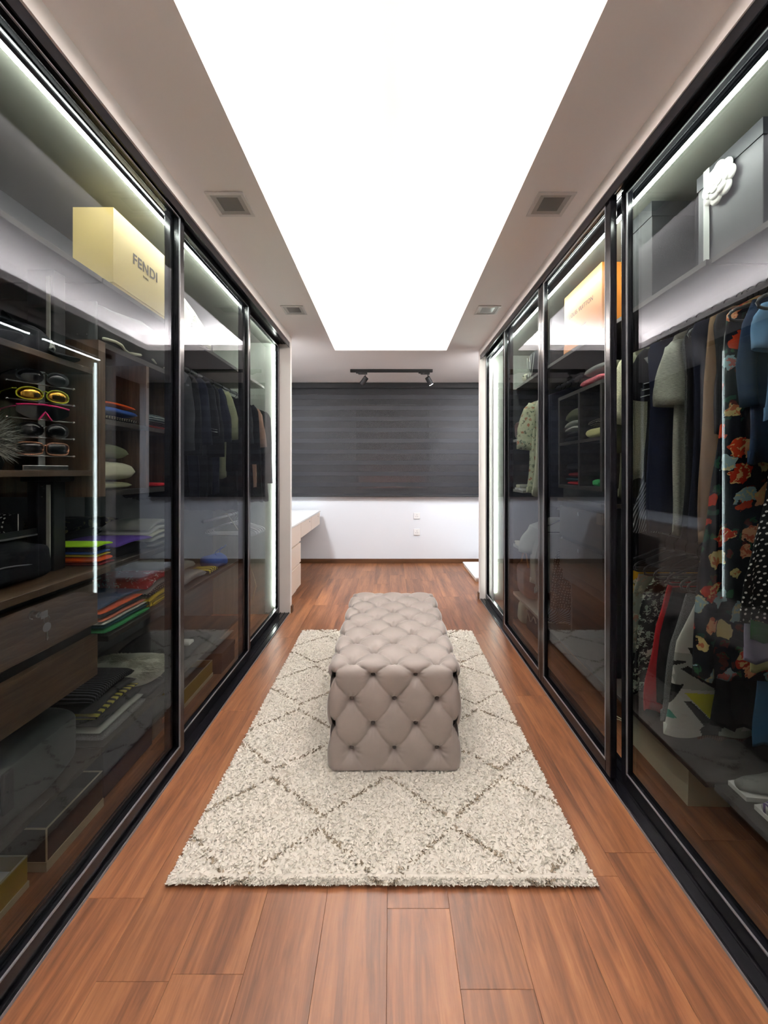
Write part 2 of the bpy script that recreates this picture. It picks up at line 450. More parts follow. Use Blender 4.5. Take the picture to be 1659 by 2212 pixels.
so = bpy.data.objects.new('spot_lamp', sl); COL.objects.link(so); so.location = b+d*0.012
so.rotation_euler = d.to_track_quat('-Z', 'Y').to_euler()

# ================================================================ BLIND
bl = thing('zebra_blind', 'dark charcoal day and night roller blind across the far wall', 'blind', (0.15, 5.49, 0.91))
def weave(name, c1, c2, alpha=0.0):
    t = NT(name); v = t.coords('Object', (6, 6, 420)); n1 = t.noise(v, 3, 3, 0.6)
    n2 = t.noise(t.coords('Object', (2, 2, 700)), 2, 2)
    t.set(Base_Color=t.mix(t.math('MULTIPLY', t.math('ADD', n1, n2), 0.5), c1, c2), Roughness=0.55)
    t.bump(n1, 0.4, 0.001)
    if alpha: t.set(Alpha=1-alpha)
    return t.m
M['band'] = weave('blind_opaque', (0.005, 0.006, 0.009, 1), (0.028, 0.029, 0.037, 1))
M['sheer'] = weave('blind_sheer', (0.012, 0.012, 0.015, 1), (0.046, 0.045, 0.050, 1), 0.22)
bx0, bx1 = -1.50, 1.42
MB().box(bx0, bx1, 5.455, 5.53, 2.365, 2.437).build('headrail', M['blackmatt'], bl, bevel=0.006)
z = 0.922; k = 0
seq = [('o', 0.028)]+[('s', 0.0922), ('o', 0.0555)]*9+[('s', 0.0922)]
for typ, h in seq:
    h2 = min(h, 2.366-z)
    if h2 <= 0.004: break
    if typ == 'o': MB().box(bx0+0.01, bx1-0.01, 5.487, 5.490, z, z+h2).build('opaque_band', M['band'], bl)
    else: MB().box(bx0+0.01, bx1-0.01, 5.489, 5.4905, z, z+h2).build('sheer_band', M['sheer'], bl)
    z += h
MB().box(bx0+0.005, bx1-0.005, 5.478, 5.498, 0.905, 0.923).build('bottom_bar', M['blackmatt'], bl, bevel=0.004)

# ================================================================ DESK
dk = thing('desk', 'white topped beige desk with drawers built along the study wall', 'desk', (-1.25, 4.55, 0))
MB().box(-1.56, -0.94, YL+0.06, 5.46, 0.707, 0.727).build('worktop', M['worktop'], dk, bevel=0.002)
MB().box(-1.56, -0.965, 4.32, 5.44, 0.56, 0.70).build('apron_body', M['beige'], dk)
for y0, y1, ly in ((4.30, 4.86, 4.75), (4.865, 5.44, 5.30)):
    dd = MB().box(-0.965, -0.947, y0+0.004, y1, 0.545, 0.702).build('drawer', M['beige'], dk, bevel=0.0015)
    MB().lathe([(0.009, 0), (0.009, 0.004), (0.004, 0.005)], (-0.947, ly, 0.665), 0, 12).build('lock', M['silver'], dd)
MB().box(-1.56, -0.965, YL+0.065, 4.29, 0.05, 0.70).build('pedestal', M['beige'], dk)
MB().box(-1.56, -0.99, YL+0.065, 4.27, 0.0, 0.05).build('plinth', M['beige'], dk)
for z0, z1 in ((0.06, 0.282), (0.30, 0.50), (0.518, 0.702)):
    MB().box(-0.965, -0.947, YL+0.07, 4.29, z0, z1).build('drawer', M['beige'], dk, bevel=0.0015)
# low white plinth at the right behind the pier
pl = thing('low_cabinet', 'low white cabinet on the floor behind the wardrobe end', 'cabinet', (1.25, 4.9, 0))
MB().box(0.965, 1.555, 4.62, 5.38, 0.0, 0.03).build('base', M['beige'], pl)
MB().box(0.955, 1.56, 4.60, 5.40, 0.03, 0.05).build('top', M['worktop'], pl, bevel=0.002)
# sockets on the far wall
def socket(x, z, label):
    g = thing('wall_socket', label, 'socket', (x, YF, z), 'sockets low on the far wall')
    MB().box(x-0.043, x+0.043, YF-0.009, YF-0.0005, z-0.043, z+0.043).build('plate', M['worktop'], g, bevel=0.003)
    h = MB()
    for dx, dz in ((0, 0.014), (-0.012, -0.01), (0.012, -0.01)): h.box(x+dx-0.0035, x+dx+0.0035, YF-0.0096, YF-0.0089, z+dz-0.004, z+dz+0.004)
    h.build('pin_holes', M['trim'], g)
socket(0.355, 0.645, 'upper white socket plate on the white wall under the blind')
socket(0.355, 0.425, 'lower white socket plate on the white wall under the blind')

# ================================================================ RUG
RUG = [(-0.668, 1.233), (0.612, 1.228), (0.622, 3.16), (-0.678, 3.17)]
def rugxy(a, b):
    p = [Vector(q) for q in RUG]
    return (p[0]*(1-a)+p[1]*a)*(1-b)+(p[3]*(1-a)+p[2]*a)*b
def rline(x, y):
    """distance to the zigzag lines of the rug"""
    best = 9
    k0 = int((y-1.205)/0.235)
    for k in (k0-1, k0, k0+1):
        if k < 0: continue
        t = abs(((x/0.465+ (0 if k % 2 else 0.5)+0.03) % 1)*2-1)*2-1
        t = max(-0.93, min(0.93, t+0.06*math.sin(7*x+3*k)))
        yy = 1.205+0.235*k+0.108+0.098*t
        best = min(best, abs(y-yy)*0.74)
    return best
rug = thing('rug', 'cream shaggy rug with thin grey zigzag diamond lines', 'rug', (-0.03, 2.2, 0))
nx, ny = 64, 96; b = MB()
top, bot = [], []
for j in range(ny+1):
    for i in range(nx+1):
        p = rugxy(i/nx, j/ny); e = min(i, nx-i, j, ny-j)
        z = 0.013+0.0015*noise.noise((p.x*9, p.y*9, 0)) if e else 0.006
        top.append((p.x, p.y, z))
fs = [(j*(nx+1)+i, j*(nx+1)+i+1, (j+1)*(nx+1)+i+1, (j+1)*(nx+1)+i) for j in range(ny) for i in range(nx)]
b.add(top, fs)
c4 = [top[0], top[nx], top[-1], top[ny*(nx+1)]]
b.add([(q[0], q[1], 0.0005) for q in c4]+[(q[0], q[1], 0.006) for q in c4], [(0, 1, 5, 4), (1, 2, 6, 5), (2, 3, 7, 6), (3, 0, 4, 7), (3, 2, 1, 0)])
M['rugbase'] = cloth('rug_backing', C(250, 244, 234), 0.95, 400, 0.4)
b.build('backing', M['rugbase'], rug)
def pilemat(name, c, c2):
    t = NT(name); n1 = t.noise(t.coords('Object', (1, 4, 1)), 14, 4); n2 = t.noise(t.coords(), 260, 1)
    t.set(Base_Color=t.mix(t.math('ADD', t.math('MULTIPLY', n1, 0.6), t.math('MULTIPLY', n2, 0.4)), c, c2), Roughness=0.95, Specular_IOR_Level=0.1); return t.m
M['pile'] = pilemat('rug_pile', C(253, 249, 242), C(243, 236, 225)); M['pileline'] = pilemat('rug_pile_line', C(168, 156, 138), C(140, 128, 112))
vs_, fs_, mi_ = [], [], []
r2 = random.Random(3)
NP = 62000
for q in range(NP):
    if q < 56000: a, c = r2.random(), r2.random()
    else:
        if r2.random() < 0.5: a, c = r2.random(), r2.random()**2*0.012
        else: a, c = (r2.random()**2*0.012 if r2.random() < 0.5 else 1-r2.random()**2*0.012), r2.random()
    p = rugxy(a, c)
    dl = rline(p.x+0.004*noise.noise((p.x*60, p.y*60, 3)), p.y)
    L = 0.0035+0.004*r2.random(); th = r2.random()*2*PI; w = 0.0032+0.0024*r2.random()
    lx, ly = (r2.random()-0.5)*0.022, (r2.random()-0.5)*0.022
    z0 = 0.0125
    if c < 0.012: ly = -abs(ly)-0.004; z0 = 0.007
    if c > 0.988: ly = abs(ly)+0.003
    if a < 0.012: lx = -abs(lx)-0.003; z0 = 0.007
    if a > 0.988: lx = abs(lx)+0.003; z0 = 0.007
    n = len(vs_); dx, dy = math.cos(th)*w, math.sin(th)*w
    vs_ += [(p.x-dx, p.y-dy, z0), (p.x+dx, p.y+dy, z0), (p.x+dx*0.7+lx, p.y+dy*0.7+ly, z0+L*0.8), (p.x-dx*0.7+lx*0.9, p.y-dy*0.7+ly*0.9, z0+L)]
    fs_.append((n, n+1, n+2, n+3)); mi_.append(1 if dl < 0.0052+0.002*r2.random() else 0)
b = MB(); b.v = vs_; b.f = fs_; b.mi = {i: 1 for i, k in enumerate(mi_) if k}
me = bpy.data.meshes.new('pile'); o3 = wloc(rug)
me.from_pydata([(x-o3.x, y-o3.y, z-o3.z) for x, y, z in vs_], [], fs_)
me.materials.append(M['pile']); me.materials.append(M['pileline'])
me.polygons.foreach_set('material_index', mi_)
tag(obj('pile', me, rug), kind='stuff')

# ================================================================ OTTOMAN
def velvet(name, c, c2):
    t = NT(name); n1 = t.noise(t.coords('Object', (1, 1, 1)), 9, 4, 0.6); n2 = t.noise(t.coords(), 900, 1)
    t.set(Base_Color=t.mix(n1, c, c2), Roughness=0.5, Sheen_Weight=1.0, Sheen_Roughness=0.3, Sheen_Tint=(0.9, 0.88, 0.88, 1), Specular_IOR_Level=0.25)
    t.bump(n2, 0.08, 0.0005); return t.m
M['velvet'] = velvet('grey_velvet', C(168, 158, 153), C(146, 138, 134))
ox0, ox1, oy0, oy1, oz0, oz1 = -0.262, 0.292, 1.672, 2.712, 0.022, 0.452
ot = thing('tufted_ottoman', 'long grey velvet button-tufted ottoman bench on the cream rug', 'ottoman', (0.015, 2.19, 0.012))
ocx = (ox0+ox1)/2
PX, PZ = 0.178, 0.205
def tuft(a, b, zlow=None):
    """pillow height (0..1) and button closeness at lattice coords a (across), b (along)"""
    p = a/PX+b/PZ; q = a/PX-b/PZ
    s = abs(math.sin(PI*p))*abs(math.sin(PI*q))
    h = min(1.0, s)**0.30
    # nearest button
    pi_, qi = round(p), round(q)
    bestd = 9
    for dp in (0, -1, 1):
        for dq in (0, -1, 1):
            P, Q = pi_+dp, qi+dq
            aa, bb = (P+Q)/2*PX, (P-Q)/2*PZ
            d = math.hypot(a-aa, b-bb)
            if d < bestd: bestd = d; ang = math.atan2(b-bb, a-aa)
    return h, bestd, ang
def ottoman_point(face, u, v):
    """undisplaced point, normal, and tuft lattice coords for a face"""
    r = 0.045
    if face == 'front': x, y, z = u, oy0, v
    elif face == 'back': x, y, z = u, oy1, v
    elif face == 'top': x, y, z = u, v, oz1
    elif face == 'left': x, y, z = ox0, u, v
    else: x, y, z = ox1, u, v
    # rounded box: clamp to the inner core and push out by r
    cx_ = min(max(x, ox0+r), ox1-r); cy_ = min(max(y, oy0+r), oy1-r); cz_ = min(max(z, oz0), oz1-r)
    n = Vector((x-cx_, y-cy_, z-cz_))
    if n.length < 1e-6: n = Vector((0, 0, 1))
    n.normalize()
    return Vector((cx_, cy_, cz_))+n*r, n
# lattice: front rows at z = .097, .2, .30, .40 (with buttons at ocx + (i+.5)*PX on z=.40 and .2), top rows every .1025 from the edge
ZR = 0.4025
def disp(face, u, v):
    if face in ('front', 'back'): a, b = u-ocx-0.5*PX, v-ZR
    elif face == 'top':
        a, b = u-ocx-0.5*PX, (oz1-ZR)+(v-oy0)
    else:
        dn = (oz1-v)*0.5*PX/0.1025      # the rows of the top carry on down the sides
        a = (ox0-ocx-0.5*PX-dn) if face == 'left' else (ox1-ocx-0.5*PX+dn)
        b = (oz1-ZR)+(u-oy0)
    return tuft(a, b)
def face_grid(face, u0, u1, v0, v1, du):
    nu = max(2, round((u1-u0)/du)); nv = max(2, round((v1-v0)/du)); pts = []
    for j in range(nv+1):
        for i in range(nu+1):
            u = u0+(u1-u0)*i/nu; v = v0+(v1-v0)*j/nv
            p, n = ottoman_point(face, u, v)
            h, d, g = disp(face, u, v)
            low = 1.0
            if face != 'top':
                zz = p.z
                if zz < 0.10:      # below the last row of buttons: creases run straight down
                    low = max(0.0, (zz-0.03)/0.07)
                    h = h*low+(1-low)*0.92
            wr = 0.0013*math.sin(11*g+3*noise.noise((g, d*40, 1.0)))*math.exp(-((d-0.024)/0.018)**2)
            dz = 0.013*h-0.013-0.020*math.exp(-(d/0.022)**2)*low-0.022*math.exp(-(d/0.0095)**2)*low+wr
            # a little puff
            dz += 0.006*h*h + 0.0015*noise.noise((p.x*11, p.y*11, p.z*11))
            if face != 'top' and p.z < 0.05: dz -= 0.010*((0.05-p.z)/0.03)**2*0.4
            pts.append(p+n*dz)
    fs = [(j*(nu+1)+i, j*(nu+1)+i+1, (j+1)*(nu+1)+i+1, (j+1)*(nu+1)+i) for j in range(nv) for i in range(nu)]
    return pts, fs
body = MB()
for face, u0, u1, v0, v1 in (('front', ox0, ox1, oz0, oz1), ('back', ox0, ox1, oz0, oz1), ('top', ox0, ox1, oy0, oy1), ('left', oy0, oy1, oz0, oz1), ('right', oy0, oy1, oz0, oz1)):
    p, f = face_grid(face, u0, u1, v0, v1, 0.004 if face == 'front' else 0.005 if face == 'top' else 0.007)
    body.add(p, f)
body.box(ox0+0.03, ox1-0.03, oy0+0.03, oy1-0.03, 0.0225, 0.03)
o = body.build('upholstery', M['velvet'], ot, smooth=True)
bm = bmesh.new(); bm.from_mesh(o.data); bmesh.ops.remove_doubles(bm, verts=bm.verts, dist=0.0018); bmesh.ops.recalc_face_normals(bm, faces=bm.faces); bm.to_mesh(o.data); bm.free()
for p in o.data.polygons: p.use_smooth = True
M['button'] = velvet('button_velvet', C(120, 113, 110), C(100, 94, 92))
bmesh_btn = MB().sphere((0, 0, 0), 0.0095, 12, 8, (1, 0.55, 1)).mesh('button', M['button'], smooth=True)
bmesh_btt = MB().sphere((0, 0, 0), 0.0095, 12, 8, (1, 1, 0.55)).mesh('button', M['button'], smooth=True)
bmesh_bts = MB().sphere((0, 0, 0), 0.0095, 12, 8, (0.55, 1, 1)).mesh('button', M['button'], smooth=True)
oo = wloc(ot)
for r_ in range(4):
    z = ZR-0.1025*r_
    if z < 0.06: continue
    for i in range(-3, 4):
        x = ocx+0.5*PX+(i if r_ % 2 == 0 else i+0.5)*PX
        if ox0+0.012 < x < ox1-0.012:
            p, n = ottoman_point('front', x, z)
            obj('button', bmesh_btn, ot, p-n*0.036-oo)
k = 0
while True:
    y = oy0+0.1025*k-(oz1-ZR)
    k += 1
    if y < oy0+0.008: continue
    if y > oy1-0.01: break
    odd = (k-1) % 2 == 1
    for i in range(-3, 4):
        x = ocx+0.5*PX+(i+0.5 if odd else i)*PX
        if ox0+0.02 < x < ox1-0.02:
            p, n = ottoman_point('top', x, y)
            obj('button', bmesh_btt, ot, p-n*0.036-oo)
# ================================================================ GENERATORS FOR THE WARDROBE CONTENTS
class UB:
    """lofted cloth with uv in metres"""
    def __init__(s): s.v, s.uv, s.f, s.mi = [], [], [], []
    def loft(s, rings, mi=0, v0=0.0):
        n = len(rings[0]); b = len(s.v); vv = v0
        for k, r in enumerate(rings):
            if k: vv += sum((Vector(r[i])-Vector(rings[k-1][i])).length for i in range(0, n, 4))/len(range(0, n, 4))
            u = 0.0
            for i, p in enumerate(r):
                if i: u += (Vector(p)-Vector(r[i-1])).length
                s.v.append(tuple(p)); s.uv.append((u, vv))
        for k in range(len(rings)-1):
            for i in range(n-1):
                s.f.append((b+k*n+i, b+k*n+i+1, b+(k+1)*n+i+1, b+(k+1)*n+i)); s.mi.append(mi)
        return s
    def cap(s, ring, mi=0):
        b = len(s.v)
        for p in ring[:-1]: s.v.append(tuple(p)); s.uv.append((p[0], p[1]))
        s.f.append(tuple(range(b, b+len(ring)-1))); s.mi.append(mi); return s
    def build(s, name, mats, origin, parent=None):
        me = bpy.data.meshes.new(name); o = wloc(parent) if parent is not None else Vector(origin)
        me.from_pydata([tuple(Vector(p)-o) for p in s.v], [], s.f)
        for m in (mats if isinstance(mats, (list, tuple)) else [mats]): me.materials.append(m)
        me.polygons.foreach_set('material_index', s.mi)
        uv = me.uv_layers.new(name='UVMap').data
        for l in me.loops: uv[l.index].uv = s.uv[l.vertex_index]
        for p in me.polygons: p.use_smooth = True
        bm = bmesh.new(); bm.from_mesh(me)
        bmesh.ops.remove_doubles(bm, verts=bm.verts, dist=0.0004); bmesh.ops.recalc_face_normals(bm, faces=bm.faces)
        bm.to_mesh(me); bm.free()
        return obj(name, me, parent, None if parent is not None else o)
def lerp_prof(prof, n):
    out = []
    for k in range(n):
        t = k/(n-1)*(len(prof)-1); i = min(int(t), len(prof)-2); f = t-i
        f2 = f*f*(3-2*f) if len(prof) > 6 else f
        out.append(tuple(a*(1-f)+b*f for a, b in zip(prof[i], prof[i+1])))
    return out
def garment(name, label, cat, m, s, y, prof, group=None, fold=0.35, nf=5, seed=0, sleeve=None, rows=30, n=44, mats=None, paint=None, hem=None):
    """prof: rows (z, x_aisle, x_wall, half_thickness) from the collar down; s = side"""
    b = UB(); P = lerp_prof(prof, rows); rings = []
    zt, zb = P[0][0], P[-1][0]
    for (z, xa, xw, t) in P:
        fr = (zt-z)/(zt-zb); xc, hw = (xa+xw)/2, (xw-xa)/2; ring = []
        for i in range(n+1):
            a = 2*PI*i/n+PI/2; c, d = math.cos(a), math.sin(a)
            xx = hw*math.copysign(abs(c)**0.75, c); yy = t*math.copysign(abs(d)**0.8, d)
            w = fold*t*(0.25+fr)*(math.sin(nf*PI*xx/0.2+seed+fr*1.3)+0.5*math.sin(nf*2.3*PI*xx/0.2+2*seed))
            if abs(c) > 0.93: xx += 0.006*fr*math.sin(9*fr+seed)
            ring.append((s*(xc+xx), y+yy+w, z+0.006*fr*fr*math.sin(nf*PI*xx/0.2+seed)))
        rings.append(ring)
    b.loft(rings)
    if paint:
        n0 = 0
        for fi, f in enumerate(b.f):
            cx_ = sum(b.v[i][0] for i in f)/len(f); cz_ = sum(b.v[i][2] for i in f)/len(f)
            b.mi[fi] = paint(abs(cx_), cz_)
    # closed top and dark hem hollow
    inn = [[((p[0]-s*0)*1.0, y+(p[1]-y)*0.8, p[2]+0.002) for p in rings[-1]], [(p[0], y+(p[1]-y)*0.7, p[2]+0.04) for p in rings[-1]]]
    b.loft([rings[-1]]+inn); b.cap(inn[-1])
    if sleeve:
        R = []
        k = len(sleeve)
        S = lerp_prof(sleeve, 10) if k > 2 else sleeve
        for q, (x, z, rw, rt) in enumerate(S):
            x0, z0 = S[max(q-1, 0)][:2]; x1, z1 = S[min(q+1, len(S)-1)][:2]
            d = Vector((x1-x0, 0, z1-z0)).normalized(); e = Vector((-d.z, 0, d.x))
            ring = []
            for i in range(17):
                a = 2*PI*i/16; wv = 1+0.10*math.sin(3*a+q*0.8+seed)
                p = Vector((x, 0, z))+e*(rw*math.cos(a)*wv)
                ring.append((s*p.x, y+rt*math.sin(a)*wv, p.z))
            R.append(ring)
        b.loft(R)
        def shrink(r, k, dz): 
            cxx = sum(p[0] for p in r[:-1])/(len(r)-1); czz = sum(p[2] for p in r[:-1])/(len(r)-1)
            return [(cxx+(p[0]-cxx)*k, y+(p[1]-y)*k, czz+(p[2]-czz)*k+dz) for p in r]
        i1, i2 = shrink(R[-1], 0.88, 0.001), shrink(R[-1], 0.7, 0.05)
        b.loft([R[-1], i1, i2]); b.cap(i2); b.cap(R[0])
    o = b.build(name, mats or m, (s*(prof[0][1]+prof[0][2])/2, y, zt))
    return tag(o, label, cat, group)
def shirt_prof(zt, L, xa, xw=1.50, t=0.018, flare=0.0, neck=0.07):
    xc = (xa+xw)/2
    return [(zt, xc-neck, xc+neck, 0.012), (zt-0.012, xc-neck-0.02, xc+neck+0.02, 0.016), (zt-0.05, xa+0.015, xw-0.015, 0.018), (zt-0.09, xa, xw, t),
            (zt-0.25, xa+0.012, xw-0.012, t), (zt-L*0.6, xa+0.008-flare*0.5, xw-0.008+flare*0.5, t), (zt-L, xa-flare, xw+flare, t*1.1)]
def sleeve_for(zt, xa, L, w=0.06, drop=0.03, rt=0.017):
    return [(xa+0.035, zt-0.075, w*0.85, rt), (xa+0.012, zt-0.12, w, rt), (xa-drop*0.6, zt-0.07-L*0.55, w, rt*1.1), (xa-drop, zt-0.07-L, w*0.95, rt*1.15)]
def folded(name, label, cat, m, s, x0, x1, y0, y1, z, th, group=None, dome=0.0, seed=0, cuts=1, sag=0.0):
    """folded garment lying with its fold to the aisle"""
    b = UB(); NYY = 12; n = 26; rings = []
    for j in range(NYY+1):
        t = j/NYY; e = max(0.02, 1-abs(2*t-1)**9)**0.45
        yy = y0+(y1-y0)*t; ring = []
        zc = z+th/2+dome*(1-(2*t-1)**2); hx, hz = (x1-x0)/2, th/2
        for i in range(n+1):
            a = 2*PI*i/n+PI; c, d = math.cos(a), math.sin(a)
            xx = hx*math.copysign(abs(c)**0.35, c); zz = hz*e*math.copysign(abs(d)**0.7, d)
            if c < -0.8:     # a groove between the layers at the fold
                xx += 0.004*(1-min(1, abs(zz)/(hz*0.35+1e-5)))
            wob = -0.003*abs(noise.noise((yy*14, xx*9+seed, seed*3.1)))
            fx = -0.006*abs(noise.noise((yy*9, seed, 4))) if c < 0 else 0
            ring.append((s*((x0+x1)/2+xx-fx), yy, max(zc+zz+(wob if d > 0 else 0)*min(1, th/0.02), z+dome*(1-(2*t-1)**2))-sag*max(0, -c)**3))
        rings.append(ring)
    b.loft(rings); b.cap(rings[0]); b.cap(rings[-1])
    o = b.build(name, m, (s*(x0+x1)/2, (y0+y1)/2, z))
    return tag(o, label, cat, group)
def blob(name, m, s, x0, x1, y0, y1, z0, z1, parent=None, pw=0.45, amp=0.01, fr=9, seed=0, nu=40, nv=24):
    """soft bag or cushion"""
    b = UB(); rings = []
    for j in range(nv+1):
        t = -PI/2+PI*(j+0.01)/(nv+0.02); ct, st = math.cos(t), math.sin(t); ring = []
        for i in range(nu+1):
            a = 2*PI*i/nu; c, d = math.cos(a), math.sin(a)
            k = abs(ct)**pw
            x = (x0+x1)/2+(x1-x0)/2*k*math.copysign(abs(c)**pw, c); y = (y0+y1)/2+(y1-y0)/2*k*math.copysign(abs(d)**pw, d)
            z = (z0+z1)/2+(z1-z0)/2*math.copysign(abs(st)**pw, st)
            w = amp*noise.noise((x*fr, y*fr, z*fr*0.6+seed))
            dx, dy, dz = c*k*w, d*k*w, st*w
            ring.append((s*(x+dx), y+dy, max(z+dz, z0)))
        rings.append(ring)
    b.loft(rings)
    return b.build(name, m, (s*(x0+x1)/2, (y0+y1)/2, z0), parent)
def fur(parent, pts, m, L=0.03, w=0.0012, seed=0, curl=0.5):
    """strands: pts = list of (point, direction)"""
    r = random.Random(seed); v, f = [], []; o = wloc(parent)
    for p, d in pts:
        p = Vector(p)-o; d = Vector(d).normalized(); l = L*(0.6+0.8*r.random())
        q = Vector((r.random()-.5, r.random()-.5, r.random()-.5)); sdir = d.cross(q).normalized()*w
        bend = q.normalized()*l*curl
        n = len(v); a = p+d*l*0.5+bend*0.25; e = p+d*l*0.9+bend
        v += [p-sdir, p+sdir, a+sdir*0.9, a-sdir*0.9, e]
        f += [(n, n+1, n+2, n+3), (n+3, n+2, n+4)]
    me = bpy.data.meshes.new('fur'); me.from_pydata([tuple(x) for x in v], [], f); me.materials.append(m)
    return tag(obj('fur', me, parent), kind='stuff')
def gift_box(name, label, s, x0, x1, y0, y1, z, h, m, lid=0.05, mlid=None, cat='box', group=None):
    g = thing(name, label, cat, (s*(x0+x1)/2, (y0+y1)/2, z), group)
    MB().box(s*(x0+0.003), s*(x1-0.003), y0+0.003, y1-0.003, z+0.0005, z+h-0.002).build('body', m, g, bevel=0.002)
    l = MB().box(s*x0, s*x1, y0, y1, z+h-0.003, z+h)
    l.box(s*x0, s*(x0+0.002), y0, y1, z+h-lid, z+h-0.003).box(s*(x1-0.002), s*x1, y0, y1, z+h-lid, z+h-0.003)
    l.box(s*(x0+0.002), s*(x1-0.002), y0, y0+0.002, z+h-lid, z+h-0.003).box(s*(x0+0.002), s*(x1-0.002), y1-0.002, y1, z+h-lid, z+h-0.003)
    l.build('lid', mlid or m, g)
    return g
def open_box(name, label, s, x0, x1, y0, y1, z, h, m, m_in, edge=None, skirt_h=0.0, cat='box', th=0.004):
    g = thing(name, label, cat, (s*(x0+x1)/2, (y0+y1)/2, z))
    w = MB().box(s*x0, s*x1, y0, y1, z+0.0005, z+0.004)
    w.box(s*x0, s*(x0+th), y0, y1, z+0.004, z+h).box(s*(x1-th), s*x1, y0, y1, z+0.004, z+h)
    w.box(s*(x0+th), s*(x1-th), y0, y0+th, z+0.004, z+h).box(s*(x0+th), s*(x1-th), y1-th, y1, z+0.004, z+h)
    w.build('walls', m, g)
    MB().box(s*(x0+th+0.001), s*(x1-th-0.001), y0+th+0.001, y1-th-0.001, z+0.005, z+h*0.55).build('lining', m_in, g)
    if skirt_h:
        k = 0.003; w = MB()
        w.box(s*(x0-k), s*x0, y0-k, y1+k, z+0.0005, z+skirt_h).box(s*x1, s*(x1+k), y0-k, y1+k, z+0.0005, z+skirt_h)
        w.box(s*x0, s*x1, y0-k, y0, z+0.0005, z+skirt_h).box(s*x0, s*x1, y1, y1+k, z+0.0005, z+skirt_h)
        w.build('base_tray', edge or m, g)
    if edge:
        e = 0.0022; w = MB()
        for zz in ((z+h-e, z+h+0.0006),):
            w.box(s*(x0-0.0004), s*(x0+th+0.0004), y0-0.0004, y1+0.0004, *zz).box(s*(x1-th), s*x1, y0, y1, *zz)
            w.box(s*(x0+th), s*(x1-th), y0-0.0004, y0+th, *zz).box(s*(x0+th), s*(x1-th), y1-th, y1, *zz)
        w.box(s*(x0-0.0006), s*(x0+0.003), y0-0.0006, y0+0.003, z+skirt_h, z+h-e)
        w.build('edging', edge, g)
    return g
def lettering(name, text, size, m, parent, origin, xdir, zdir, extrude=0.0004, align='CENTER', spacing=1.0, font=None, offset=0.0):
    c = bpy.data.curves.new(name, 'FONT'); c.body = text; c.size = size; c.extrude = extrude; c.align_x = align; c.space_character = spacing; c.offset = offset
    t = bpy.data.objects.new(name, c); COL.objects.link(t)
    bpy.context.view_layer.update()
    me = bpy.data.meshes.new_from_object(t); bpy.data.objects.remove(t)
    x, z = Vector(xdir).normalized(), Vector(zdir).normalized(); n = x.cross(z)
    o = Vector(origin); w = wloc(parent)
    for v in me.vertices:
        v.co = o+x*v.co.x+z*v.co.y+n*v.co.z-w
    me.materials.clear(); me.materials.append(m)
    return obj(name, me, parent)
def ribbon(path, w, nrm, m, name, parent, th=0.0006):
    """flat drawn line lying on a surface with normal nrm"""
    b = MB(); n = Vector(nrm)
    P = [Vector(p) for p in path]
    L, R = [], []
    for k, p in enumerate(P):
        d = (P[min(k+1, len(P)-1)]-P[max(k-1, 0)]).normalized(); e = d.cross(n).normalized()*w/2
        L.append(p+e); R.append(p-e)
    rings = [[l, r, r+n*th, l+n*th] for l, r in zip(L, R)]
    b.loft(rings); return b.build(name, m, parent)
# ---------------------------------------------------------------- printed cloths (flat print on the fabric)
def uvmap2(t, sx=1.0, sy=1.0):
    return t.coords('UV', (sx, sy, 1))
def stripes(name, c1, c2, freq, duty=0.5, axis=1, rough=0.85, bump=0.2):
    t = NT(name); v = t.coords('UV'); sp = t.n('ShaderNodeSeparateXYZ'); t.l(v, sp.inputs[0])
    w = t.math('FRACT', t.math('MULTIPLY', t.math('ADD', sp.outputs[axis], t.math('MULTIPLY', t.noise(v, 20, 2), 0.004)), freq))
    k = t.math('LESS_THAN', w, duty); n = t.noise(v, 600, 1)
    t.set(Base_Color=t.mix(t.math('MULTIPLY', n, 0.35), t.mix(k, c1, c2), (0, 0, 0, 1)), Roughness=rough, Specular_IOR_Level=0.2); t.bump(n, bump, 0.001); return t.m
def dots(name, c1, c2, scale, r, rand=0.35):
    t = NT(name); v = t.coords('UV'); vo = t.n('ShaderNodeTexVoronoi', voronoi_dimensions='2D', i_Scale=scale, i_Randomness=rand); t.l(v, vo.inputs['Vector'])
    k = t.math('LESS_THAN', vo.outputs['Distance'], r)
    t.set(Base_Color=t.mix(k, c1, c2), Roughness=0.8, Specular_IOR_Level=0.2); return t.m
